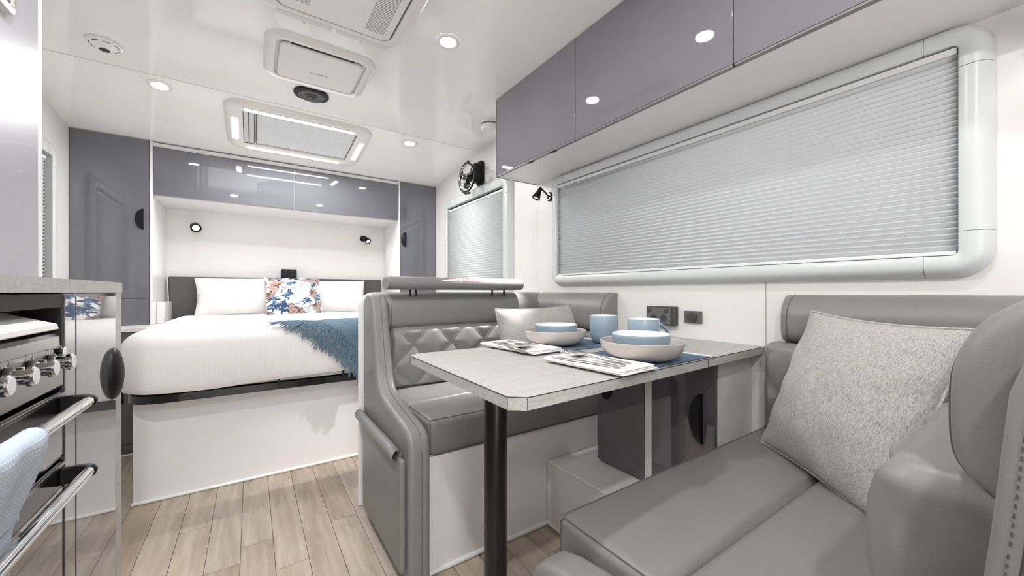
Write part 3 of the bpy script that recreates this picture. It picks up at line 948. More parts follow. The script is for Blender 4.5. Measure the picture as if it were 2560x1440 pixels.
def cushion(name, label, cat, w, h, t, mat, c, ux, uy, piping=None, seed=0, group=None, pull=0.06, wr=0.004, n=30):
    g = pillow_mesh(w, h, t, n=n, seed=seed, pull=pull, wr=wr)
    o = g.obj(name, mat, None, smooth=80)
    tag(o, label, cat, group)
    place_frame(o, c, ux, uy)
    if piping:
        pts = []
        N = 24
        def E(U, V):
            U_ = U; V_ = V
            return (w/2 * U_ * (1 - pull * (1 - V_*V_) * abs(U_)), h/2 * V_ * (1 - pull * (1 - U_*U_) * abs(V_)), 0.0)
        for k in range(N): pts.append(E(-1 + 2*k/N, -1))
        for k in range(N): pts.append(E(1, -1 + 2*k/N))
        for k in range(N): pts.append(E(1 - 2*k/N, 1))
        for k in range(N): pts.append(E(-1, 1 - 2*k/N))
        pg = G().tube(pts, 0.0036, n=6, closed=True)
        pg.obj('piping', piping, o, local=True)
    return o
cushion('bed_pillow', 'long white pillow against the headboard on the left side of bed', 'pillow', 0.63, 0.32, 0.15, M['linen'], (-0.040, 3.705, 0.935), (1, 0.0, 0.02), (0, 0.33, 0.94), seed=3, group='white bed pillows', wr=0.006)
cushion('bed_pillow', 'long white pillow against the headboard on the right side of bed', 'pillow', 0.60, 0.31, 0.15, M['linen'], (0.580, 3.705, 0.93), (1, 0.0, 0.0), (0, 0.33, 0.94), seed=9, group='white bed pillows', wr=0.006)

# floral cushion: printed colours drawn petal by petal
def floral_colors(N, seed=5):
    rnd = random.Random(seed)
    yy, xx = np.mgrid[0:N, 0:N] / (N - 1.0)
    img = np.ones((N, N, 3)) * np.array(srgb(240, 236, 232)[:3])
    def leaf(cx, cy, ang, L, W, fill, line=None, lw=0.16):
        dx, dy = xx - cx, yy - cy
        u = (dx * math.cos(ang) + dy * math.sin(ang)) / L
        v = (-dx * math.sin(ang) + dy * math.cos(ang)) / W
        half = np.clip(1 - (2 * u - 1) ** 2, 0, None) ** 0.8
        ins = (u > 0) & (u < 1) & (np.abs(v) < half)
        img[ins] = np.array(fill[:3]) * (1 - 0.25 * np.clip(1 - u[ins], 0, 1)[:, None])
        if line is not None:
            edge = ins & (np.abs(v) > half - lw)
            img[edge] = np.array(line[:3])
            mid = ins & (np.abs(v) < 0.07)
            img[mid] = np.array(line[:3])
    def line(x0, y0, x1, y1, w, col):
        d = math.hypot(x1-x0, y1-y0); ux, uy = (x1-x0)/d, (y1-y0)/d
        t_ = np.clip((xx-x0)*ux + (yy-y0)*uy, 0, d)
        bend = 0.02 * np.sin(t_ / d * 5)
        dd = np.hypot(xx - x0 - ux*t_ + uy*bend, yy - y0 - uy*t_ - ux*bend)
        img[dd < w] = np.array(col[:3])
    brown = srgb(96, 80, 78); navy = srgb(62, 84, 114); navy2 = srgb(112, 140, 168); pink = srgb(214, 176, 164); pink2 = srgb(190, 160, 150); grey = srgb(176, 160, 156); pale = srgb(206, 220, 226)
    pts = [(rnd.random(), rnd.random()) for _ in range(34)]
    for a in pts:
        near = sorted(pts, key=lambda b: (a[0]-b[0])**2 + (a[1]-b[1])**2)[1:3]
        for b in near: line(a[0], a[1], b[0], b[1], 0.0045, brown)
    for (cx, cy, s) in ((0.12, 0.38, 0.2), (0.33, 0.14, 0.24), (0.92, 0.42, 0.2), (0.52, 0.93, 0.18), (0.40, 0.42, 0.13), (0.30, 0.88, 0.16), (0.68, 0.30, 0.14), (0.16, 0.20, 0.18), (0.45, 0.70, 0.12), (0.88, 0.70, 0.13)):
        for k in range(26):
            leaf(cx + rnd.uniform(-.35, .35)*s, cy + rnd.uniform(-.4, .4)*s, rnd.uniform(0, 2*PI), s*rnd.uniform(.4, .75), s*rnd.uniform(.06, .12), rnd.choice((navy, navy, navy2)), None)
    for (cx, cy, s, col) in ((0.24, 0.64, 0.21, pink), (0.55, 0.10, 0.19, pink2), (0.62, 0.66, 0.17, pale), (0.10, 0.93, 0.16, grey), (0.75, 0.92, 0.2, grey), (0.80, 0.50, 0.15, grey), (0.85, 0.22, 0.17, grey), (0.07, 0.06, 0.14, grey), (0.95, 0.90, 0.15, pink2), (0.93, 0.05, 0.12, grey), (0.42, 0.84, 0.13, pale), (0.70, 0.12, 0.13, pale), (0.05, 0.50, 0.13, pink2)):
        a0 = rnd.uniform(0, 6)
        for k in range(7):
            leaf(cx, cy, a0 + k * 2*PI/7 * 0.62, s * rnd.uniform(.75, 1.05), s * 0.24, col, brown if col is not pale else navy2, 0.13)
        for k in range(3): leaf(cx, cy, a0 + k * 2, s * 0.4, s * 0.1, pink if col is pale else brown)
    return img
NF = 150
fc = floral_colors(NF + 1)
g = pillow_mesh(0.40, 0.40, 0.13, n=NF, seed=2, wr=0.004)
fo = g.obj('floral_cushion', M['floral'], None, smooth=80, merge=False)
at = fo.data.color_attributes.new('print', 'FLOAT_COLOR', 'POINT')
buf = np.ones((len(fo.data.vertices), 4), dtype=np.float32)
flat_ = fc.reshape(-1, 3)
buf[:len(flat_), :3] = flat_
buf[len(flat_):2*len(flat_), :3] = flat_
at.data.foreach_set('color', buf.ravel())
tag(fo, 'square floral cushion with navy leaves and pink blooms propped on bed', 'cushion')
place_frame(fo, (0.285, 3.545, 0.938), (1, 0, 0), (0, 0.66, 0.75))

# ---- blue throw with fringe over the foot corner
YF = BY0 - 0.012
AR = CR
def on_bed(x, s, off):
    """s: distance along the cover, 0 at the start of the curved edge, negative on top"""
    arc = AR * PI / 2
    r = AR + off
    zc, yc = ZT - AR + 0.004, YF + AR
    if s < 0: return Vector((x, yc - s, zc + r))
    if s < arc:
        a = PI / 2 - s / AR
        return Vector((x, yc - r * math.cos(a), zc + r * math.sin(a)))
    return Vector((x, yc - r, zc - (s - arc)))
def s_top(x): return -0.004 - max(0, (x - 0.18)) * 0.42
_root = [(0.16, 0.012), (0.24, 0.022), (0.31, 0.045), (0.40, 0.115), (0.465, 0.190), (0.52, 0.265), (0.62, 0.30), (1.03, 0.30)]
def s_bot(x):
    for (a, b) in zip(_root[:-1], _root[1:]):
        if x <= b[0]:
            q = (x - a[0]) / (b[0] - a[0]); return a[1] + (b[1] - a[1]) * q
    return _root[-1][1]
th = thing('throw_blanket', 'dusty blue knitted throw with long fringe over bed corner', 'blanket', (0.6, 2.3, 0.8))
g = G()
def TP(u, v):
    x = 0.165 + (1.03 - 0.165) * u
    a, b = s_top(x), s_bot(x)
    s = a + (b - a) * v
    return on_bed(x, s, 0.010 + 0.004 * noise.noise(Vector((x * 18, s * 18, 1))))
g.grid(TP, 70, 34)
g.obj('cloth', M['throw'], th, smooth=80, solid=0.006)
g = G(); rnd = random.Random(11)
for k in range(210):
    q = k / 209.0
    x = 0.150 + (0.60 - 0.150) * q ** 0.9
    s0 = s_bot(max(0.16, x)) - 0.006
    Lf = rnd.uniform(0.085, 0.135) * (0.75 if x < 0.22 else 1)
    fl = min(1, max(0, (x - 0.18) / 0.25))           # 0 = lies to the left, 1 = hangs down
    dx = -(0.85 - 0.62 * fl) + rnd.uniform(-0.22, 0.16)
    ds = 0.18 + 0.75 * fl + rnd.uniform(-0.1, 0.15)
    nrm = math.hypot(dx, ds); dx /= nrm; ds /= nrm
    pts = []
    for j in range(6):
        w = j / 5
        bend = 0.35 * w * w * (1 - fl * 0.2)
        xx = x + dx * Lf * w * (1 - 0.35 * bend) + 0.006 * math.sin(k * 1.7 + 4 * w)
        ss = s0 + ds * Lf * w + Lf * 0.4 * bend * fl
        pts.append(on_bed(xx, ss, 0.012 + 0.006 * rnd.random() * (1 - w) + 0.002))
    g.tube(pts, [0.0034, 0.0032, 0.0030, 0.0030, 0.0028, 0.002], n=5)
fr = g.obj('fringe', M['throw'], th); fr['kind'] = 'stuff'

# ---- bedside reading lamps
def reading_lamp(name, label, base, nrm, head, aim, cone=95, r0=0.012, r1=0.022, L=0.055, plate=False, watts=1.2, lit=True, arm_bend=None):
    """base on the wall with outward normal nrm; head = back end of the cone, aim = unit direction of light"""
    base = Vector(base); nrm = Vector(nrm); head = Vector(head); aim = Vector(aim).normalized()
    t = thing(name, label, 'lamp', tuple(base))
    b = G().lathe([(0, 0), (0.026, 0), (0.026, 0.010), (0.022, 0.014), (0.0, 0.014)], base, nrm, 28).obj('wall_plate', M['black'], t, smooth=40)
    if plate:
        G().lathe([(0.0, 0.0142), (0.0185, 0.0142), (0.0185, 0.0155), (0.0, 0.0155)], base + Vector((0, 0.002, 0)), nrm, 24).obj('silver_disc', M['steel'], b)
        G().lathe([(0.0, 0.015), (0.007, 0.015), (0.006, 0.021), (0.0, 0.021)], base + Vector((0, 0.006, -0.008)), nrm, 16).obj('switch_knob', M['black'], b)
    p1 = base + nrm * 0.014
    G().tube([p1, (p1 + head) / 2 + Vector((0, 0, 0.003)), head], 0.0052, n=10).obj('arm', M['black'], t)
    h = G().lathe([(0.0, -0.004), (r0 * 0.8, -0.004), (r0, 0.0), (r0 * 1.05, L * 0.3), (r1, L * 0.92), (r1, L), (r1 * 0.88, L), (r1 * 0.66, L - 0.006)], head, aim, 28).obj('shade', M['black'], t, smooth=40)
    G().lathe([(0.0, L - 0.004), (r1 * 0.66, L - 0.005)], head, aim, 24).obj('lens', M['spotlamp'] if lit else M['whiteplastic'], h)
    if watts:
        d = bpy.data.lights.new('lamp_beam', 'SPOT'); d.energy = watts; d.spot_size = math.radians(cone); d.spot_blend = 0.8; d.shadow_soft_size = 0.012
        d.color = (1, 0.97, 0.92)
        o = bpy.data.objects.new('lamp_beam', d); COL.objects.link(o); o.parent = t
        o.location = head + aim * (L + 0.004) - base
        o.rotation_mode = 'QUATERNION'; o.rotation_quaternion = aim.to_track_quat('-Z', 'Y')
    return t
reading_lamp('bed_reading_lamp', 'small black reading lamp pointing at viewer above left pillow', (-0.365, YB, 1.478), (0, -1, 0), (-0.355, YB - 0.045, 1.480), (0.16, -0.85, -0.50), r0=0.026, r1=0.034, L=0.05, watts=0.5)
reading_lamp('bed_reading_lamp', 'small black reading lamp tilted down above the right pillow', (0.885, YB, 1.480), (0, -1, 0), (0.890, YB - 0.045, 1.486), (0.45, -0.55, -0.62), r0=0.018, r1=0.030, L=0.06, watts=0.5)
reading_lamp('dinette_reading_lamp', 'black cone reading lamp with silver disc left of the wide window', (XR, 1.715, 1.522), (-1, 0, 0), (XR - 0.135, 1.638, 1.533), (-0.46, 0.19, -1.0), cone=56, r0=0.011, r1=0.023, L=0.062, plate=True, watts=75)
reading_lamp('dinette_reading_lamp', 'black cone reading lamp just outside the right end of wide window', (XR, 0.025, 1.555), (-1, 0, 0), (XR - 0.075, 0.02, 1.585), (0.25, 0.10, -1.0), r0=0.011, r1=0.023, L=0.062, plate=True, watts=0.12)

# ---- wall fan
fan = thing('wall_fan', 'black wall fan with wire cage and open rim beside ceiling', 'fan', (XR, 2.525, 1.862))
g = G(); pth = rr_poly(0.047, 0.092, 0.03, 6)
base = slab(G(), pth, 0.0002, 0.022, lambda a, b, h: (XR - h, 2.525 + a, 1.862 + b)).obj('wall_plate', M['black'], fan, bevel=0.006, seg=3)
slab(G(), rr_poly(0.036, 0.072, 0.02, 5), 0.022, 0.068, lambda a, b, h: (XR - h, 2.525 + a, 1.857 + b)).obj('motor_housing', M['black'], fan, bevel=0.006, seg=3)
for zz in (1.895, 1.878, 1.861, 1.844):
    G().box(XR - 0.0705, XR - 0.067, 2.50, 2.55, zz - 0.003, zz + 0.003).obj('cooling_rib', M['darkgrey'], fan, smooth=0)
FC = Vector((XR - 0.135, 2.50, 1.805)); FR = 0.098
fx = Vector((-0.97, -0.10, -0.02)).normalized(); fz = Vector((0, 0, 1)); fy = fx.cross(fz).normalized(); fz = fy.cross(fx).normalized()
if fz.z < 0: fz = -fz
def FP(a, r, x): return FC + (fy * math.cos(a) + fz * math.sin(a)) * r + fx * x
G().tube([FP(2*PI*k/40, FR, 0) for k in range(40)], 0.0065, n=8, closed=True).obj('rim', M['black'], fan)
G().tube([FP(2*PI*k/40, FR - 0.005, 0.006) for k in range(40)], 0.003, n=6, closed=True).obj('rim_trim', M['chrome'], fan)
yk = [FP(PI/2 - 0.06 + (PI + 0.12) * k / 20 * (1 if (fy.y > 0) else -1), FR + 0.014, -0.008) for k in range(21)]
if yk[10].y < FC.y: yk = [FP(PI/2 + 0.06 - (PI + 0.12) * k / 20 * (1 if (fy.y > 0) else -1), FR + 0.014, -0.008) for k in range(21)]
yoke = G().tube(yk, 0.0085, n=8).obj('yoke', M['black'], fan)
G().tube([(XR - 0.066, 2.535, 1.862), tuple(yk[9])], 0.012, n=10).obj('yoke_arm', M['black'], fan)
for e in (yk[0], yk[-1]): G().box(e.x-0.011, e.x+0.011, e.y-0.011, e.y+0.011, e.z-0.008, e.z+0.008).obj('pivot', M['darkgrey'], fan, bevel=0.003)
G().cyl(FP(0, 0, -0.045), FP(0, 0, 0.020), 0.026, 0.022, n=24).obj('hub', M['black'], fan)
for k in range(3):
    a0 = 2*PI*k/3 + 0.5
    g = G().grid(lambda u, v, a0=a0: FP(a0 + (u - 0.5) * 0.95 * (0.6 + 0.5 * v), 0.02 + 0.064 * v * (1 - 0.25 * (2*u-1)**2), 0.012 * (u - 0.5) * 2), 8, 6)
    g.obj('blade', M['black'], fan, smooth=60, solid=0.002)
for k in range(5):
    a0 = 2*PI*k/5 + 0.25
    g = G().tube([FP(a0 + 0.55 * q, FR * (1 - q) + 0.0 * q, 0.006 + 0.032 * math.sin(q * PI / 2)) for q in [j / 8 for j in range(9)]], 0.0016, n=5)
    g.obj('cage_wire', M['chrome'], fan)
G().tube([FP(2*PI*k/24, 0.046, 0.032) for k in range(24)], 0.0015, n=5, closed=True).obj('cage_ring', M['chrome'], fan)

# ================================================================== OVERHEAD LOCKER (right wall)
OX = 1.138
t = thing('dinette_overhead_locker', 'long gloss lilac-grey overhead locker with white underside above the wide window', 'cabinet', ((OX + XR) / 2, 0.85, 1.606))
YE0, YE1 = -0.75, 1.832
G().box(OX + 0.019, XR - 0.001, YE0, YE1, 1.628, H - 0.001).obj('body', M['white'], t, smooth=0)
seams = [YE1 - 0.002, 1.197, 0.551, -0.09, YE0]
for a, b in zip(seams[1:], seams[:-1]):
    G().box(OX, OX + 0.018, a + 0.0016, b - 0.0016, 1.6225, H - 0.003).obj('door', M['glosslilac'], t, bevel=0.0012)
    G().box(OX + 0.001, OX + 0.017, a + 0.003, b - 0.003, 1.6155, 1.6220).obj('finger_rail', M['trimgrey'], t, bevel=0.001)
G().box(OX + 0.0175, OX + 0.0185, YE0, YE1, 1.62, H - 0.002).obj('shadow_gap', M['blackmatte'], t, smooth=0)
G().box(OX + 0.019, XR - 0.001, YE0, YE1, 1.6175, 1.6278).obj('underside', M['white'], t, smooth=0)
G().box(OX + 0.002, XR - 0.001, YE1 - 0.0005, YE1 + 0.0015, 1.6135, 1.628).obj('end_trim', M['alu'], t, smooth=0)
G().box(OX - 0.001, OX + 0.020, YE1 - 0.001, YE1 + 0.0015, 1.6135, H - 0.003).obj('end_edge', M['trimgrey'], t, smooth=0)
for yy in (1.52, 1.35):
    G().box(OX + 0.003, OX + 0.017, yy - 0.022, yy + 0.022, 1.6135, 1.6158).obj('catch', M['blackmatte'], t, smooth=0)

# ================================================================== DINING BENCHES
def quilt(x, z, x0, z0, a, b, depth):
    """diamond quilting height: low along two families of stitched lines"""
    p = (x - x0) / a + (z - z0) / b
    q = (x - x0) / a - (z - z0) / b
    dp = abs(p - round(p)); dq = abs(q - round(q))
    k = 1 / math.hypot(1 / a, 1 / b)
    d = min(dp, dq) * k
    e = max(0.0, d - 0.004)
    return depth * (1 - math.exp(-(e / 0.020) ** 1.3)) + (0.0012 if d < 0.0035 else 0)
def stitches(g, p0, p1, r=0.0009, dash=0.006, gap=0.004):
    p0, p1 = Vector(p0), Vector(p1); L = (p1 - p0).length
    if L < dash: return
    d = (p1 - p0) / L; s = 0
    while s + dash <= L:
        g.tube([p0 + d * s, p0 + d * (s + dash)], r, n=4); s += dash + gap
def bench(name, label, m, end_profile, ex0, ex1, upY, lowF, wl, seat_y, sp_top, far):
    """m(p) maps far-bench coordinates to this bench (identity or a mirror in Y)"""
    X0, X1 = 0.505, XR - 0.009
    loc = m(Vector((1.0, 1.5, 0.0)))
    t = thing(name, label, 'bench', tuple(loc))
    def put(g, nm, mat, par=t, **k):
        g.mapv(m); return g.obj(nm, mat, par, **k)
    yf, ysp, yb = seat_y
    put(G().box(0.497, XR - 0.002, yf, yb + 0.07, 0.0, 0.402), 'base', M['white'], bevel=0.001)
    put(G().tube([(0.50, yf - 0.004, 0.009), (1.024, yf - 0.004, 0.009)], 0.009, n=10), 'floor_trim', M['whiteplastic'])
    # cushions
    def wav(f, p): return 0.003 * noise.noise(Vector((p[0] * 5, p[1] * 5, p[2] * 5))) if f == 'z+' else 0
    fc_ = put(G().rbox(X0, X1, yf - 0.004, ysp - 0.001, 0.404, 0.528, 0.020, seg=(10, 4, 2), puff=(0.004, 0.006, 0.008), disp=wav), 'seat_cushion', M['vinyl'], smooth=60)
    put(G().rbox(X0, X1, ysp + 0.001, yb + 0.082, 0.404, 0.528, 0.018, seg=(10, 4, 2), puff=(0.004, 0.0, 0.008), disp=wav), 'seat_cushion', M['vinyl'], smooth=60)
    put(G().tube([(X0 + 0.003, yf + 0.0055, 0.527), (X1 - 0.01, yf + 0.0055, 0.527)], 0.0012, n=6), 'piping', M['pipe'], fc_)
    put(G().tube([(X0 + 0.0050, yf + 0.004, 0.418), (X0 + 0.0045, yf + 0.003, 0.515), (X0 + 0.006, yf + 0.012, 0.524), (X0 + 0.006, ysp - 0.02, 0.524)], 0.0011, n=6), 'piping', M['pipe'], fc_)
    # lower quilted back pad
    lx0, lx1 = 0.515, 1.335
    qx, qz, qa, qb = 0.6236, 0.733, 0.187, 0.190
    def dq(f, p):
        if f == 'y-': return quilt(p[0], p[2], qx, qz, qa, qb, 0.011)
        if f == 'x-': return 0.004 * noise.noise(Vector((2, p[1] * 30, p[2] * 26 + p[1] * 30)))
        return 0
    lp = put(G().rbox(lx0, lx1, lowF, yb + 0.076, 0.529, 0.806, 0.026, seg=(120, 8, 44), puff=(0.004, 0.008, 0.004), disp=dq), 'quilted_back', M['vinyl'], smooth=60)
    g = G()
    zlo, zhi = 0.553, 0.776
    for sgn in (1, -1):
        for kk in range(-3, 9):
            for o in (-0.0065, 0.0065):
                # line: (x-qx)/qa + sgn*(z-qz)/qb = kk  (offset o along x)
                z_at = lambda x: qz + sgn * qb * (kk - (x - o - qx) / qa)
                xs = sorted((qx + o + qa * (kk - sgn * (zlo - qz) / qb), qx + o + qa * (kk - sgn * (zhi - qz) / qb)))
                xa, xb = max(xs[0], lx0 + 0.014), min(xs[1], lx1 - 0.014)
                if xb - xa < 0.02: continue
                n_ = max(1, int((xb - xa) / 0.0075))
                for j in range(n_):
                    u0 = xa + (xb - xa) * j / n_; u1 = u0 + (xb - xa) / n_ * 0.6
                    yy = lowF - 0.0015 - 0.008 * (1 - ((u0 - (lx0+lx1)/2) / ((lx1-lx0)/2)) ** 2) * (1 - ((z_at(u0) - 0.6645) / 0.1355) ** 2) - quilt(u0, z_at(u0), qx, qz, qa, qb, 0.011)
                    g.tube([(u0, yy, z_at(u0)), (u1, yy, z_at(u1))], 0.0009, n=4)
    put(g, 'stitching', M['stitch'], lp)
    # D-shaped bolsters: pb = profile bulge, 0 at the wall, front at D
    def dshape(t):
        return (1 - abs(t) ** (2.3 if t > 0 else 5.0)) ** 0.6
    def dpad(a0, a1, D, z0, z1, place, re=0.028, na=30, nz=26):
        g = G()
        zc, hz_ = (z0 + z1) / 2, (z1 - z0) / 2
        def P(u, v):
            a = a0 + (a1 - a0) * u
            e = min(a - a0, a1 - a) / re
            k = 1.0 if e >= 1 else math.sqrt(max(0, 1 - (1 - e) ** 2)) * 0.62 + 0.38
            t = -1 + 2 * v; t = math.copysign(abs(t) ** 0.7, t)
            d = D * dshape(t) * k
            return place(a, d, zc + hz_ * t * (0.94 + 0.06 * k))
        # denser near both ends
        us = [q / 8 * 0.04 for q in range(8)] + [0.04 + 0.92 * q / na for q in range(na + 1)] + [0.96 + 0.04 * (q + 1) / 8 for q in range(8)]
        b0 = len(g.v)
        for v in range(nz + 1):
            for u in us: g.v.append(tuple(P(u, v / nz)))
        nu = len(us)
        for v in range(nz):
            for q in range(nu - 1):
                k = v * nu + q
                g.f.append((k, k + 1, k + nu + 1, k + nu)); g.m.append(0)
        # end caps and flat back
        for q in range(nu - 1): g.f.append((q, q + 1, nz * nu + q + 1, nz * nu + q)); g.m.append(0)
        for q in (0, nu - 1): g.f.append(tuple(v * nu + q for v in range(nz + 1))); g.m.append(0)
        return g
    def seam(a, D, z0, z1, place):
        zc, hz_ = (z0 + z1) / 2, (z1 - z0) / 2
        pts = []
        for v in range(21):
            t = -0.97 + 1.94 * v / 20
            pts.append(place(a, D * dshape(t) + 0.0004, zc + hz_ * t))
        return G().tube(pts, 0.0011, n=5)
    yback = yb + 0.080
    Du = yback - upY
    pl_b = lambda a, d, z: (a, yback - d, z)
    ub = put(dpad(0.497, 1.432, Du, 0.790, 0.969, pl_b), 'back_bolster', M['vinyl'], smooth=50)
    put(seam(0.5255, Du, 0.790, 0.963, pl_b), 'piping', M['pipe'], ub)
    # wall-side pads
    wy0, wy1 = wl
    pl_w = lambda a, d, z: (XR - 0.002 - d, a, z)
    wp = put(dpad(wy0, wy1, 0.086, sp_top[0], sp_top[1], pl_w), 'side_bolster', M['vinyl'], smooth=50)
    put(seam(wy0 + 0.0285, 0.086, sp_top[0], sp_top[1], pl_w), 'piping', M['pipe'], wp)
    def dq2(f, p): return quilt(p[1], p[2], wy0 + 0.12, qz, qa, qb, 0.010) if f == 'x-' else 0
    put(G().rbox(1.348, XR - 0.010, wy0 - 0.035, wy1, 0.529, sp_top[0] + 0.004, 0.024, seg=(2, 70, 34), puff=(0.006, 0.003, 0.002), disp=dq2), 'quilted_side', M['vinyl'], smooth=60)
    if not far:
        G().box(0.492, XR - 0.010, -0.088, 0.004, 0.0, 0.930).obj('back_board', M['vinyl'], t, bevel=0.004)
    # padded end panel
    g = G().prism(end_profile, 'x', ex0, ex1)
    ep = g.obj('end_panel', M['vinyl'], t, bevel=0.016, seg=4, smooth=50)
    return t, ep

ident = lambda p: p
far_prof = [(1.205, 0.0), (1.205, 0.455), (1.212, 0.485), (1.232, 0.506), (1.27, 0.517), (1.36, 0.532), (1.46, 0.548), (1.53, 0.562), (1.575, 0.585), (1.605, 0.625), (1.630, 0.70), (1.655, 0.80), (1.675, 0.88), (1.690, 0.930), (1.712, 0.955), (1.745, 0.963), (1.790, 0.955), (1.815, 0.93), (1.818, 0.90), (1.818, 0.0)]
far_b, far_ep = bench('dinette_bench', 'grey quilted vinyl dining bench with headrest bolster beside the bed', ident, far_prof, 0.420, 0.494, 1.742, 1.724, (1.222, 1.795), (1.246, 1.490, 1.730), (0.772, 0.968), True)
# stitched seam on the padded edge of the end panel
g = G()
cl = [Vector((0.462, y - 0.002, z + 0.001)) for (y, z) in far_prof[2:17]]
for a, b in zip(cl[:-1], cl[1:]): stitches(g, a, b)
stitches(g, Vector((0.462, 1.2035, 0.03)), Vector((0.462, 1.2035, 0.45)))
g.obj('stitching', M['stitch'], far_ep)
# hanging magazine pouch with rolled top
po = G().rbox(0.398, 0.419, 1.232, 1.735, 0.050, 0.420, 0.008, seg=(1, 6, 6), puff=(0.006, 0, 0)).obj('pouch_panel', M['vinyl'], far_b, smooth=60)
g = G()
rc = Vector((0.397, 0, 0.428)); rr_ = 0.0185
def roll(u, v):
    a = math.radians(-60 + 330 * u)
    return (rc.x + rr_ * math.cos(a), 1.262 + (1.800 - 1.262) * v + 0.01 * math.cos(a), rc.z + rr_ * math.sin(a))
g.grid(roll, 22, 6)
g.obj('pouch_roll', M['vinyl'], po, smooth=80, solid=0.003)
# headrest bolster on short posts with emblem
hy, hz, hr = 1.727, 1.013, 0.029
def hprof():
    pts = []
    for (cx, cz, a0, a1, r) in ((hy, hz - 0.003, 270, 180, 0.029), (hy, hz - 0.001, 180, 90, 0.029), (hy + 0.055, hz - 0.001, 90, 0, 0.029), (hy + 0.055, hz - 0.003, 0, -90, 0.029)):
        for k in range(7):
            a = math.radians(a0 + (a1 - a0) * k / 6)
            pts.append((cx + r * math.cos(a), cz + r * math.sin(a)))
    return pts
hp = G().prism(hprof(), 'x', 0.500, 1.238).obj('headrest', M['vinyl'], far_b, bevel=0.010, seg=3, smooth=50)
for xx in (0.615, 0.645, 1.065, 1.14):
    G().cyl((xx, 1.755, 0.950), (xx, 1.755, 0.990), 0.005, n=12).obj('headrest_post', M['black'], hp)
G().tube([(0.508, 1.770, 1.041), (0.508, 1.715, 1.038), (0.508, 1.700, 1.018), (0.508, 1.699, 0.998), (0.508, 1.712, 0.985)], 0.0016, n=5).obj('piping', M['stitch'], hp)
def on_roll(x, s, off=0.0008):
    """s: arc length up the front of the bolster from its mid height"""
    r = 0.029 + off
    if s < 0: return (x, hy - r, hz - 0.001 + s)
    a = s / 0.029
    if a < PI / 2: return (x, hy - r * math.cos(a), hz - 0.001 + r * math.sin(a))
    return (x, hy + (s - 0.029 * PI / 2), hz - 0.001 + r)
def dense_text(txt, size, shear, x0, s0, sxs=1.0):
    v_, f_ = text_mesh(txt, size, 0.0, shear, 'LEFT')
    bm = bmesh.new()
    vv = [bm.verts.new(p) for p in v_]
    for f in f_:
        try: bm.faces.new([vv[i] for i in f])
        except Exception: pass
    bmesh.ops.triangulate(bm, faces=bm.faces)
    bmesh.ops.subdivide_edges(bm, edges=[e for e in bm.edges if e.calc_length() > 0.006], cuts=1)
    bm.verts.index_update()
    g = G(); g.v = [on_roll(x0 + v.co.x * sxs, s0 + v.co.y) for v in bm.verts]
    g.f = [tuple(v.index for v in f.verts) for f in bm.faces]; g.m = [0] * len(g.f); bm.free()
    return g
dense_text('EDEN', 0.034, 0.25, 0.772, 0.034, 1.5).obj('emblem_name', M['pink'], hp, smooth=60, recalc=False)
dense_text('PLATINUM', 0.0165, 0.2, 0.862, 0.0105, 1.25).obj('emblem_word', M['pink'], hp, smooth=60, recalc=False)
g = G().grid(lambda u, v: on_roll(0.752 + 0.118 * u, 0.013 + 0.016 * u * u + (v - 0.5) * 0.013 * math.sin(PI * u) ** 0.7 * (1 - 0.3 * u), 0.0012), 20, 2)
g.obj('emblem_swoosh', M['threadwhite'], hp, smooth=60)

MIRY = 1.826
mir = lambda p: Vector((p[0], MIRY - p[1], p[2]))
near_prof = [(0.565, 0.0), (0.565, 0.440), (0.555, 0.470), (0.530, 0.495), (0.49, 0.507), (0.40, 0.520), (0.25, 0.538), (0.16, 0.556), (0.095, 0.59), (0.060, 0.65), (0.042, 0.72), (0.034, 0.80), (0.026, 0.90), (0.012, 0.950), (-0.02, 0.968), (-0.06, 0.962), (-0.085, 0.94), (-0.088, 0.90), (-0.088, 0.0)]
near_b, near_ep = bench('dinette_bench', 'grey vinyl dining bench in the right foreground beneath the tweed cushion', mir, near_prof, 0.418, 0.488, 1.762, 1.712, (1.300, 1.82), (1.246, 1.478, 1.74), (0.808, 0.962), False)
g = G()
cl = [Vector((0.440, y - 0.012, z)) for (y, z) in near_prof[7:15]]
g = G()
cl = [Vector((0.4190, y - 0.009, z)) for (y, z) in near_prof[8:15]]
for a, b in zip(cl[:-1], cl[1:]): stitches(g, a, b, 0.00045, 0.0035, 0.003)
g.obj('stitching', M['stitch'], near_ep)
g = G().tube([Vector((0.4177, y - 0.0155, z)) for (y, z) in near_prof[8:15]], 0.0009, n=5)
g.obj('piping', M['seamline'], near_ep)

# white partitions behind the benches
def partition(name, label, y0, y1, zt, x0):
    t = thing(name, label, 'partition', ((x0 + XR) / 2, (y0 + y1) / 2, 0))
    prof = [(x0, 0.0), (x0, zt - 0.055)] + [(x0 + 0.055 - 0.055 * math.cos(math.radians(a)), zt - 0.055 + 0.055 * math.sin(math.radians(a))) for a in (15, 30, 45, 60, 75, 90)] + [(XR - 0.001, zt), (XR - 0.001, 0)]
    G().prism(prof, 'y', y0, y1).obj('panel', M['white'], t, bevel=0.002)
    edge = [(x0 - 0.002, (y0 + y1) / 2, 0.004)] + [(p[0] - 0.002, (y0 + y1) / 2, p[1] + 0.001) for p in prof[1:-1]]
    g = G(); hw = (y1 - y0) / 2
    g.tube(edge, hw * 0.9, n=10)
    g.obj('edge_trim', M['whiteplastic'], t)
    return t
partition('partition', 'white partition panel between the bed and the far dining bench', 1.8205, 1.848, 0.955, 0.416)
partition('partition', 'white partition panel behind the near dining bench', -0.122, -0.096, 0.955, 0.416)

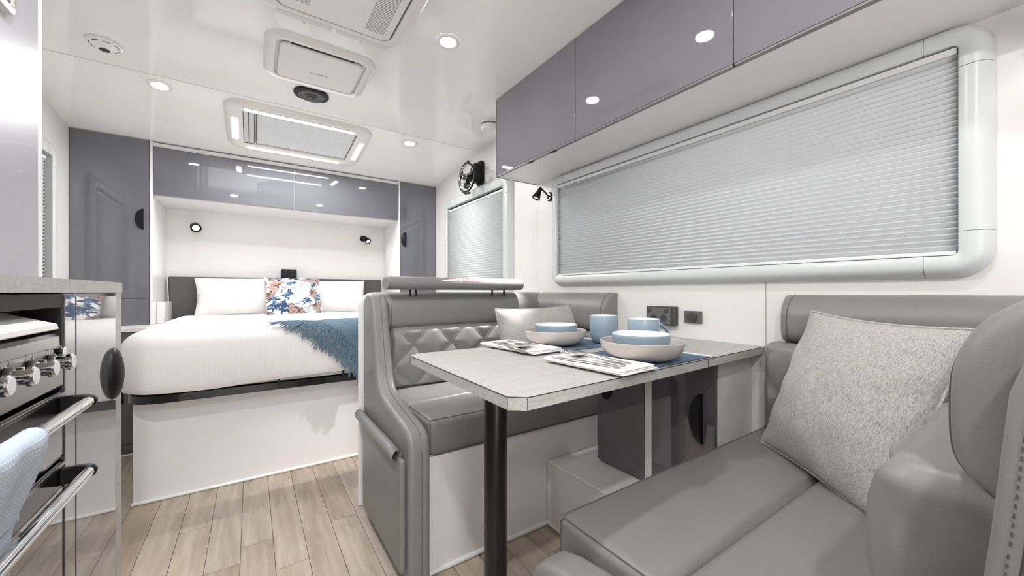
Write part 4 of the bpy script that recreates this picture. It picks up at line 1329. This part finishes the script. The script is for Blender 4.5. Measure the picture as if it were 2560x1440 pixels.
# ================================================================== WHEEL BOX AND UNDER-TABLE CUPBOARD
t = thing('wheel_box', 'low white boxed step on floor under the dining table', 'box', (1.23, 0.9, 0))
G().box(1.026, XR - 0.002, 0.583, 1.2415, 0.0, 0.264).obj('box', M['white'], t, bevel=0.001)
G().tube([(1.024, 0.60, 0.009), (1.024, 1.238, 0.009)], 0.008, n=10).obj('floor_trim', M['whiteplastic'], t)
G().tube([(1.027, 0.585, 0.263), (1.027, 1.240, 0.263)], 0.004, n=8).obj('edge_trim', M['offwhite'], t)
G().tube([(1.0265, 1.2395, 0.01), (1.0265, 1.2395, 0.262)], 0.0035, n=8).obj('edge_trim', M['offwhite'], t)
t = thing('under_table_cupboard', 'dark gloss two-door cupboard under the table against the wall', 'cabinet', (1.3, 0.88, 0.265))
G().box(1.2175, XR - 0.002, 0.633, 1.131, 0.2655, 0.760).obj('body', M['white'], t, smooth=0)
G().box(1.200, 1.217, 0.898, 1.129, 0.274, 0.755).obj('door', M['glossdark'], t, bevel=0.001)
d = G().box(1.200, 1.217, 0.636, 0.866, 0.274, 0.755).obj('door', M['glossdark'], t, bevel=0.001)
G().box(1.203, 1.2176, 0.867, 0.897, 0.270, 0.760).obj('centre_stile', M['white'], t, smooth=0)
half_moon(d, (1.1998, 0.674, 0.560), (-1, 0, 0), (0, -1, 0), h=0.165, w=0.045, d=0.024)
half_moon(t.children[1], (1.1998, 1.088, 0.590), (-1, 0, 0), (0, 1, 0), h=0.12, w=0.04, d=0.022)

# ================================================================== DINING TABLE
ZT_ = 0.786
tb = thing('dining_table', 'pale stone laminate dining table on a black pole', 'table', (0.535, 0.865, 0))
def nearY(x): return 0.540 + (x - 0.399) * (0.592 - 0.540) / (1.437 - 0.399)
top_out = [(0.400, nearY(0.400)), (1.0445, nearY(1.0445)), (1.0445, 1.112), (0.408, 1.108), (0.381, 1.080), (0.373, 0.563)]
def slab_top(out, nm):
    g = G(); b = G()
    g.prism(out, 'z', ZT_ - 0.024, ZT_, m=1, mcap=0)
    o = g.obj(nm, [M['stone'], M['stone_edge']], tb, smooth=0)
    e = [(x, y, ZT_ - 0.0012) for x, y in out]
    b.tube(e, 0.0010, n=4, closed=True)
    for (x, y) in out: b.tube([(x, y, ZT_ - 0.0235), (x, y, ZT_ - 0.001)], 0.0007, n=4)
    b.obj('edge_seam', M['seamline'], o, smooth=0)
    return o
slab_top(top_out, 'table_top')
slab_top([(1.0458, nearY(1.0458)), (XR - 0.0012, 0.594), (XR - 0.0012, 1.114), (1.0458, 1.112)], 'wall_leaf')
G().lathe([(0.0, 0.004), (0.0305, 0.004), (0.0305, 0.758), (0.0, 0.758)], (0.535, 0.865, 0), n=36).obj('leg', M['pole'], tb, smooth=40)
G().lathe([(0.0, 0.0002), (0.085, 0.0002), (0.085, 0.004), (0.045, 0.010), (0.034, 0.022), (0.0305, 0.022)], (0.535, 0.865, 0), n=36).obj('foot', M['pole'], tb, smooth=40)
G().lathe([(0.0305, 0.735), (0.036, 0.748), (0.075, 0.7555), (0.075, 0.7615), (0.0, 0.7615)], (0.535, 0.865, 0), n=36).obj('mounting_plate', M['pole'], tb, smooth=40)

# ---- placemats
def placemat(label, cx, cy, w, d, rot):
    t = thing('placemat', label, 'placemat', (cx, cy, ZT_), rot, group='navy placemats')
    def P(s):
        def f(u, v):
            x, y = (u - 0.5) * w, (v - 0.5) * d
            return (x, y, s * 0.0012 + 0.0022 + 0.0005 * noise.noise(Vector((x * 20, y * 20, 0))))
        return f
    g = G().grid(P(1), 40, 30); g.grid(P(-1), 40, 30)
    g.tube([((-0.5) * w, (k / 20 - 0.5) * d, 0.0022) for k in range(21)], 0.0016, n=5)
    for s in (-1, 1): g.tube([((k / 20 - 0.5) * w, s * 0.5 * d, 0.0024) for k in range(21)], 0.0022, n=6)
    g.obj('cloth', M['mat'], t, local=True, smooth=60)
    g = G(); rnd = random.Random(int(cx * 1000 + cy * 100))
    for k in range(60):
        y = (k / 59 - 0.5) * d
        g.tube([(0.5 * w - 0.004, y, 0.003), (0.5 * w + 0.012, y + rnd.uniform(-.003, .003), 0.0034), (0.5 * w + 0.024 + rnd.uniform(-.004, .003), y + rnd.uniform(-.006, .006), 0.0016)], 0.0014, n=4)
    f = g.obj('fringe', M['fringewhite'], t, local=True); f['kind'] = 'stuff'
    return t
placemat('navy woven placemat with white fringe under the nearer bowls', 0.868, 0.690, 0.38, 0.235, 0.03)
placemat('navy woven placemat with white fringe under the farther bowls', 0.872, 0.990, 0.40, 0.205, 0.02)

# ---- napkins
def napkin(label, cx, cy, w, d, rot, z):
    t = thing('napkin', label, 'napkin', (cx, cy, z), rot, group='folded white napkins')
    g = G()
    for k, (dx, dy, sw) in enumerate(((0.003, -0.002, 1.0), (-0.001, 0.002, 0.985), (0.001, 0.0, 0.97))):
        def wv(f, p, k=k): return 0.0012 * noise.noise(Vector((p[0] * 18, p[1] * 18, k))) if f[0] == 'z' else 0.003 * noise.noise(Vector((p[0] * 15, p[1] * 15, k * 3)))
        g.rbox(-w/2*sw + dx, w/2*sw + dx, -d/2*sw + dy, d/2*sw + dy, 0.0006 + k * 0.0036, 0.0040 + k * 0.0036, 0.0016, seg=(10, 14, 1), puff=(0, 0, 0.0002), disp=wv)
    g.obj('folded_cloth', M['napkin'], t, local=True, smooth=60)
    return t
napkin('folded white napkin with cutlery near the front table edge', 0.706, 0.668, 0.135, 0.245, 0.07, ZT_ + 0.0042)
napkin('folded white napkin with cutlery on the far side of table', 0.712, 1.006, 0.125, 0.262, 0.10, ZT_ + 0.0042)

# ---- cutlery
def cut_mesh(kind):
    g = G()
    def strip(rows, nc=8):
        b0 = len(g.v)
        for (y, hw, z, dish) in rows:
            for c in range(nc + 1):
                q = 2 * c / nc - 1
                g.v.append((hw * q, y, z - dish * (1 - q * q)))
        for r_ in range(len(rows) - 1):
            for c in range(nc):
                a = b0 + r_ * (nc + 1) + c
                g.f.append((a, a+1, a+nc+2, a+nc+1)); g.m.append(0)
    if kind == 'knife':
        strip([(0, 0.004, 0.002, 0), (0.004, 0.0085, 0.002, 0), (0.05, 0.0075, 0.003, 0), (0.095, 0.006, 0.003, 0), (0.10, 0.0095, 0.003, 0), (0.16, 0.0098, 0.002, 0), (0.185, 0.008, 0.002, 0), (0.199, 0.004, 0.002, 0), (0.203, 0.0008, 0.002, 0)])
    hrows = [(0, 0.004, 0.002, 0), (0.004, 0.0082, 0.002, 0), (0.05, 0.0062, 0.005, 0), (0.10, 0.0035, 0.011, 0), (0.122, 0.0034, 0.012, 0)]
    if kind == 'spoon':
        rows = list(hrows)
        for k in range(0, 13):
            q = k / 12; y = 0.122 + 0.066 * q
            hw = 0.0034 * (1 - q) ** 2 + 0.0205 * math.sin(PI * q ** 0.85) ** 0.62 if k < 12 else 0.001
            rows.append((y, max(hw, 0.0012), 0.012 - 0.004 * math.sin(PI * q) + 0.002 * q, 0.0075 * math.sin(PI * q)))
        strip(rows)
    if kind == 'fork':
        rows = list(hrows) + [(0.130, 0.006, 0.0115, 0.0005), (0.138, 0.0115, 0.010, 0.001), (0.150, 0.0125, 0.008, 0.001)]
        strip(rows)
        for k in range(4):
            x = -0.0105 + 0.007 * k
            b0 = len(g.v)
            tr = [(0.150, 0.0021, 0.008), (0.165, 0.0019, 0.0075), (0.182, 0.0016, 0.010), (0.193, 0.0006, 0.0135)]
            for (y, hw, z) in tr: g.v += [(x - hw, y, z), (x + hw, y, z)]
            for r_ in range(3): g.f.append((b0+2*r_, b0+2*r_+1, b0+2*r_+3, b0+2*r_+2)); g.m.append(0)
    return g
def cutlery(kind, label, p_end, p_tip, z, group):
    o = cut_mesh(kind).obj(kind, M['cutlery'], None, smooth=70, solid=0.0018, merge=False)
    tag(o, label, kind, group)
    d = Vector(p_tip) - Vector(p_end)
    o.location = (p_end[0], p_end[1], z)
    o.rotation_euler = (0, 0, math.atan2(d.y, d.x) - PI / 2)
    return o
NZ = ZT_ + 0.0042 + 0.0113
cutlery('knife', 'table knife on the nearer napkin', (0.668, 0.562), (0.642, 0.760), NZ - 0.0002, 'table knives')
cutlery('fork', 'steel fork lying tines up on the nearer napkin', (0.697, 0.572), (0.681, 0.770), NZ, 'forks')
cutlery('spoon', 'steel spoon on the nearer napkin beside the bowl', (0.728, 0.583), (0.708, 0.770), NZ, 'spoons')
cutlery('knife', 'table knife on the farther napkin', (0.667, 1.085), (0.650, 0.880), NZ - 0.0002, 'table knives')
cutlery('spoon', 'steel spoon on the farther napkin', (0.694, 1.085), (0.668, 0.890), NZ, 'spoons')
cutlery('fork', 'steel fork with raised tines on the farther napkin', (0.730, 1.095), (0.702, 0.900), NZ, 'forks')

# ---- bowls and mugs
def bowl(name, label, c, R, Hh, rb, outer, inner, group):
    prof = [(0.0, 0.0003), (rb * 0.9, 0.0003), (rb, 0.003)]
    for k in range(1, 9):
        q = k / 8
        prof.append((rb + (R - rb) * math.sin(q * PI / 2) ** 0.9, 0.003 + (Hh - 0.003) * (1 - math.cos(q * PI / 2)) ** 0.95 if rb < R * 0.75 else 0.003 + (Hh - 0.003) * q))
    n_out = len(prof)
    prof += [(R - 0.0012, Hh + 0.0012), (R - 0.0035, Hh)]
    th_ = 0.0045
    for k in range(7, -1, -1):
        q = k / 8
        rr0 = rb + (R - rb) * math.sin(q * PI / 2) ** 0.9 - th_
        zz = (0.003 + (Hh - 0.003) * (1 - math.cos(q * PI / 2)) ** 0.95 if rb < R * 0.75 else 0.003 + (Hh - 0.003) * q)
        prof.append((rr0, max(zz, 0.007)))
    prof.append((0.0, 0.007))
    mats = [0] * (n_out - 1) + [1] * (len(prof) - n_out)
    o = G().lathe(prof, (0, 0, 0), n=56, mats=mats).obj(name, [outer, inner], None, smooth=50)
    o.location = c; tag(o, label, 'bowl', group); return o
PZ = ZT_ + 0.0040
bowl('serving_bowl', 'wide warm grey stoneware bowl on the nearer placemat', (0.866, 0.656, PZ), 0.109, 0.050, 0.058, M['ceramicgrey'], M['ceramicgrey'], 'wide grey bowls')
bowl('serving_bowl', 'wide warm grey stoneware bowl on the farther placemat', (0.861, 1.006, PZ), 0.107, 0.050, 0.058, M['ceramicgrey'], M['ceramicgrey'], 'wide grey bowls')
bowl('cereal_bowl', 'straight-sided blue bowl nested in the nearer grey bowl', (0.864, 0.657, PZ + 0.0085), 0.0745, 0.060, 0.0655, M['ceramicblue'], M['ceramicwhite'], 'blue bowls')
bowl('cereal_bowl', 'straight-sided blue bowl nested in the farther grey bowl', (0.868, 1.008, PZ + 0.0085), 0.0730, 0.060, 0.0645, M['ceramicblue'], M['ceramicwhite'], 'blue bowls')
def mug(label, c, ang):
    t = thing('mug', label, 'mug', c, ang, group='blue mugs')
    R, Hh = 0.0475, 0.098
    prof = [(0, 0.0005), (0.030, 0.0005), (0.036, 0.003), (0.043, 0.014), (R - 0.001, 0.03), (R, 0.05), (R, Hh - 0.001), (R - 0.001, Hh), (R - 0.003, Hh), (R - 0.004, Hh - 0.002), (R - 0.004, 0.02), (0.03, 0.008), (0, 0.008)]
    mats = [0] * 6 + [1] * 6
    G().lathe(prof, (0, 0, 0), n=44, mats=mats).obj('cup', [M['ceramicblue'], M['ceramicwhite']], t, local=True, smooth=50)
    pts = [(R - 0.003 + 0.034 * math.sin(PI * q) ** 0.8, 0, 0.082 - 0.058 * q) for q in [k / 14 for k in range(15)]]
    G().tube(pts, 0.0055, n=10).obj('handle', M['ceramicblue'], t, local=True)
    return t
mug('dusty blue mug without visible handle behind the farther setting', (1.035, 0.945, PZ), math.radians(70))
mug('dusty blue mug with handle to the right behind the nearer bowl', (1.002, 0.752, PZ), math.radians(-30))

# ================================================================== THROW CUSHIONS
cushion('tweed_cushion', 'large grey flecked tweed cushion leaning on the near bench', 'cushion', 0.420, 0.405, 0.135, M['tweed'],
        (1.146, 0.306, 0.718), (-0.254, -0.318, -0.012), (0.038, -0.16, 0.37), piping=M['tweed'], seed=1, group='grey tweed cushions', n=40)
cushion('tweed_cushion', 'grey flecked tweed cushion in the corner of the far bench', 'cushion', 0.415, 0.37, 0.12, M['tweed'],
        (1.175, 1.480, 0.722), (0.367, -0.17, 0.02), (0.05, 0.13, 0.36), piping=M['tweed'], seed=6, group='grey tweed cushions', n=40)

# ================================================================== WALL FITTINGS
t = thing('wall_power_outlet', 'dark grey double power outlet with switches on wall above table', 'outlet', (XR, 0.975, 0.872))
def wbox(g, y0, y1, z0, z1, h0, h1): return g.box(XR - h1, XR - h0, y0, y1, z0, z1)
pl = wbox(G(), 0.910, 1.040, 0.832, 0.911, 0, 0.030).obj('plate', M['darkgrey'], t, bevel=0.003)
wbox(G(), 0.925, 1.034, 0.838, 0.905, 0.029, 0.0335).obj('face', M['midgrey'], t, bevel=0.0015)
for yy in (1.002, 0.955):
    G().cyl((XR - 0.033, yy, 0.862), (XR - 0.0348, yy, 0.862), 0.0155, n=8).obj('socket', M['darkgrey'], t, smooth=0)
    for (dy, dz, tilt) in ((-0.005, 0.004, 0.5), (0.005, 0.004, -0.5), (0, -0.006, 0)):
        wbox(G(), yy + dy - 0.0012, yy + dy + 0.0012, 0.862 + dz - 0.0035, 0.862 + dz + 0.0035, 0.0345, 0.0352).obj('pin_slot', M['blackmatte'], t, smooth=0)
for yy in (1.024, 0.942):
    wbox(G(), yy - 0.008, yy + 0.008, 0.886, 0.902, 0.033, 0.039).obj('switch', M['darkgrey'], t, bevel=0.002)
t = thing('wall_dimmer', 'small dark grey dimmer plate with round knob beside outlet', 'switch', (XR, 0.845, 0.872))
wbox(G(), 0.809, 0.880, 0.848, 0.896, 0, 0.008).obj('plate', M['midgrey'], t, bevel=0.002)
G().lathe([(0, 0.007), (0.021, 0.007), (0.020, 0.016), (0.017, 0.021), (0, 0.022)], (XR, 0.846, 0.872), (-1, 0, 0), 28).obj('knob', M['darkgrey'], t, smooth=40)

# ================================================================== KITCHEN SIDE
K = -0.3485
KE = 1.741                     # end of the bench
kb = thing('kitchen_cabinet', 'kitchen base cabinet with gloss grey door, speckled end panel at left edge', 'cabinet', (-0.62, 1.45, 0))
G().box(XL + 0.001, K - 0.018, 1.290, KE - 0.060, 0.0, 0.966).obj('body', M['white'], kb, smooth=0)
G().box(XL + 0.001, K, KE - 0.060, KE, 0.0, 0.968).obj('end_panel', [M['stone_edge']], kb, bevel=0.001)
kd = G().box(K - 0.017, K, 1.356, KE - 0.064, 0.055, 0.958).obj('door', M['gloss'], kb, bevel=0.001)
G().box(K - 0.017, K - 0.0005, 1.290, 1.350, 0.0, 0.964).obj('stile', M['gloss'], kb, bevel=0.001)
G().box(K - 0.030, K - 0.018, 1.350, KE - 0.060, 0.0, 0.05).obj('plinth', M['white'], kb, smooth=0)
kc = thing('kitchen_cabinet', 'gloss grey kitchen base cabinet on the near side of the cooker, out of frame', 'cabinet', (-0.62, 0.07, 0))
G().box(XL + 0.001, K - 0.018, -0.60, 0.742, 0.0, 0.966).obj('body', M['white'], kc, smooth=0)
G().box(K - 0.017, K, -0.59, 0.736, 0.055, 0.958).obj('door', M['gloss'], kc, bevel=0.001)
half_moon(kd, (K - 0.0003, 1.652, 0.722), (1, 0, 0), (0, 1, 0), h=0.158, w=0.050, d=0.026)
wt = thing('kitchen_worktop', 'pale stone laminate kitchen worktop above the cooker', 'worktop', (-0.62, 0.6, 0.968))
for (y0, y1) in ((-0.60, 1.3672), (1.3680, KE + 0.002)):
    g = G().box(XL + 0.001, K + 0.002, y0, y1, 0.9685, 1.000)
    g.m = [0, 0, 1, 1, 1, 1]
    g.obj('slab', [M['stone'], M['stone_edge']], wt, smooth=0)

# ---- cooker
S0, S1 = 0.745, 1.287
ck = thing('cooker', 'built-in steel and black gas cooker with chrome knobs', 'cooker', (-0.6, (S0 + S1) / 2, 0.0))
G().box(XL + 0.03, K - 0.060, S0, S1, 0.0, 0.935).obj('body', M['blackmatte'], ck, smooth=0)
G().box(K - 0.060, K - 0.002, S1 - 0.012, S1, 0.0, 0.935).obj('side_trim', M['blackmatte'], ck, smooth=0)
G().box(K - 0.060, K - 0.002, S0, S0 + 0.012, 0.0, 0.935).obj('side_trim', M['blackmatte'], ck, smooth=0)
G().box(K - 0.040, K - 0.003, S0, S1, 0.936, 0.966).obj('upper_fascia', M['blackmatte'], ck, bevel=0.001)
# white-grey lid folded at the front
lidp = [(K - 0.055, 0.934), (K + 0.012, 0.9035), (K + 0.014, 0.8915), (K - 0.050, 0.8915)]
g = G()
ya, yb2 = S0 + 0.03, 1.205
g.prism(lidp, 'y', ya, yb2)
def taper(p):
    q = (p.x - (K - 0.055)) / 0.069
    return Vector((p.x, p.y - (0.055 * (1 - q)) * (1 if p.y > 1.0 else -1) * (1 if p.z > 0.90 else 0.6), p.z))
g.mapv(taper)
g.obj('lid', M['offwhite'], ck, bevel=0.002)
# control panel
cp = G().prism([(K - 0.055, 0.880), (K - 0.010, 0.880), (K - 0.004, 0.872), (K - 0.001, 0.762), (K - 0.008, 0.756), (K - 0.055, 0.756)], 'y', S0 + 0.012, S1 - 0.006).obj('control_panel', M['steel'], ck, bevel=0.001)
G().box(K - 0.0032, K - 0.0022, S0 + 0.02, S1 - 0.01, 0.849, 0.8502).obj('panel_line', M['trimgrey'], cp, smooth=0)
G().box(K - 0.003, K + 0.004, 1.252, 1.264, 0.826, 0.846).obj('igniter', M['black'], cp, bevel=0.002)
G().cyl((K - 0.003, 1.275, 0.838), (K + 0.003, 1.275, 0.838), 0.010, n=20).obj('igniter_ring', M['chrome'], cp)
for j, yy in enumerate((1.218, 1.130, 1.043, 0.957, 0.870, 0.790)):
    kn = G().lathe([(0, 0), (0.0195, 0), (0.0195, 0.005), (0.0165, 0.007), (0.0, 0.007)], (K - 0.002, yy, 0.820), (1, 0, 0), 28).obj('knob', M['darkgrey'], ck, smooth=40)
    G().lathe([(0.0, 0.006), (0.0135, 0.006), (0.0135, 0.024), (0.0170, 0.0245), (0.0175, 0.031), (0.0155, 0.033), (0.0150, 0.0335), (0.0, 0.0338)], (K - 0.002, yy, 0.820), (1, 0, 0), 32).obj('knob_barrel', M['chrome'], kn, smooth=35)
    G().lathe([(0.0, 0.0339), (0.0138, 0.0339), (0.0138, 0.0344), (0.0, 0.0346)], (K - 0.002, yy, 0.820), (1, 0, 0), 28).obj('knob_face', M['whiteplastic'], kn)
    G().box(K + 0.010, K + 0.018, yy - 0.003, yy + 0.003, 0.833, 0.838).obj('knob_pointer', M['chrome'], kn, bevel=0.001)
    G().cyl((K - 0.003, yy + 0.040, 0.826), (K - 0.0005, yy + 0.040, 0.826), 0.0065, n=14).obj('burner_hole', M['blackmatte'], ck)
    # printed marks: a bar and four small squares
    if j < 5:
        G().box(K - 0.0030, K - 0.0022, yy + 0.0115, yy + 0.0135, 0.839, 0.846).obj('mark_bar', M['whiteplastic'], ck, smooth=0)
        for (dy, dz) in ((-0.012, 0.003), (-0.004, 0.003), (-0.012, -0.005), (-0.004, -0.005)):
            G().box(K - 0.0030, K - 0.0022, yy + dy - 0.0022, yy + dy + 0.0022, 0.846 + dz - 0.002, 0.846 + dz + 0.002).obj('mark_square', M['whiteplastic'], ck, smooth=0)
# doors
def oven_door(nm, z0, z1, gz1, hz_):
    d = G().box(K - 0.040, K - 0.002, S0 + 0.004, S1 - 0.003, z0, z1).obj(nm, M['blackgloss'], ck, bevel=0.002)
    G().box(K - 0.004, K - 0.0008, S0 + 0.014, S1 - 0.012, z0 + 0.008, gz1).obj('glass_panel', M['glass'], d, smooth=0)
    G().box(K - 0.006, K + 0.0015, S0 + 0.004, S1 - 0.003, z1 - 0.012, z1 - 0.004).obj('edge_strip', M['steel'], d, bevel=0.001)
    h = G().tube([(K + 0.042, S0 + 0.04, hz_), (K + 0.042, S1 - 0.026, hz_)], 0.0118, n=24).obj('handle_bar', M['chrome'], d)
    for yy in (S1 - 0.022, S0 + 0.034):
        out = [(K - 0.003, hz_ + 0.017), (K + 0.034, hz_ + 0.0165), (K + 0.048, hz_ + 0.014), (K + 0.057, hz_ + 0.003), (K + 0.054, hz_ - 0.010), (K + 0.044, hz_ - 0.015), (K - 0.003, hz_ - 0.022)]
        G().prism(out, 'y', yy - 0.007, yy + 0.009).obj('handle_bracket', M['black'], h, bevel=0.004, seg=3)
    return d
oven_door('grill_door', 0.600, 0.750, 0.700, 0.722)
oven_door('oven_door', 0.10, 0.594, 0.535, 0.563)
G().box(K - 0.040, K - 0.006, S0 + 0.004, S1 - 0.003, 0.0, 0.095).obj('plinth', M['blackmatte'], ck, smooth=0)

# ---- towel over the upper handle
tw = thing('tea_towel', 'pale blue waffle tea towel hanging over the cooker handle', 'towel', (K + 0.05, 0.8, 0.72))
def tow(u, v):
    y = 0.775 + (0.993 - 0.775) * u
    r = 0.0165
    xc, zc = K + 0.042, 0.722
    s = -0.16 + 0.62 * v              # arc position, 0 at the crown of the bar
    arc = PI * r / 2
    wob = 0.005 * math.sin(u * 14 + 2) * min(1, max(0, s / 0.1))
    if s < -arc: p = Vector((xc - r, y, zc + (s + arc)))
    elif s < arc: a = PI / 2 - s / r; p = Vector((xc + r * math.cos(a), y, zc + r * math.sin(a)))
    else:
        dz = s - arc
        lean = min(1, dz / 0.16); lean = lean * lean * (3 - 2 * lean)
        p = Vector((xc + r - 0.040 * lean + wob, y + 0.006 * math.sin(dz * 20), zc - dz))
    return p
g = G().grid(tow, 34, 90)
g.obj('cloth', M['towel'], tw, smooth=80, solid=0.005)

# ---- tall pale cupboard above the worktop, microwave trim
tc_ = thing('tall_cupboard', 'tall pale silver gloss cupboard standing on the worktop at left edge', 'cabinet', (-0.70, 1.2, 1.0))
G().box(XL + 0.001, -0.517, 0.30, 1.678, 1.0005, H - 0.001).obj('body', M['white'], tc_, smooth=0)
G().box(-0.516, -0.500, 0.30, 1.657, 1.003, H - 0.002).obj('door', M['palecab'], tc_, bevel=0.002)
G().box(-0.516, -0.499, 1.660, 1.681, 1.0005, H - 0.001).obj('edge_strip', M['whiteplastic'], tc_, bevel=0.003)
mw = thing('microwave', 'grey framed microwave corner at top left edge of the picture', 'microwave', (-0.52, 1.22, 1.645))
G().ring(rr(0.245, 0.150, 0.004, 3), [(0, 0.0), (0, 0.012), (0.006, 0.016), (0.014, 0.016), (0.018, 0.014), (0.024, 0.014), (0.028, 0.0)], lambda a, b, h: (-0.4995 + h, 1.224 + a, 1.825 + b)).obj('trim_frame', M['alu'], mw, smooth=30)
G().box(-0.4995, -0.492, 0.979, 1.469, 1.675, 1.975).obj('door', M['blackgloss'], mw, smooth=0)
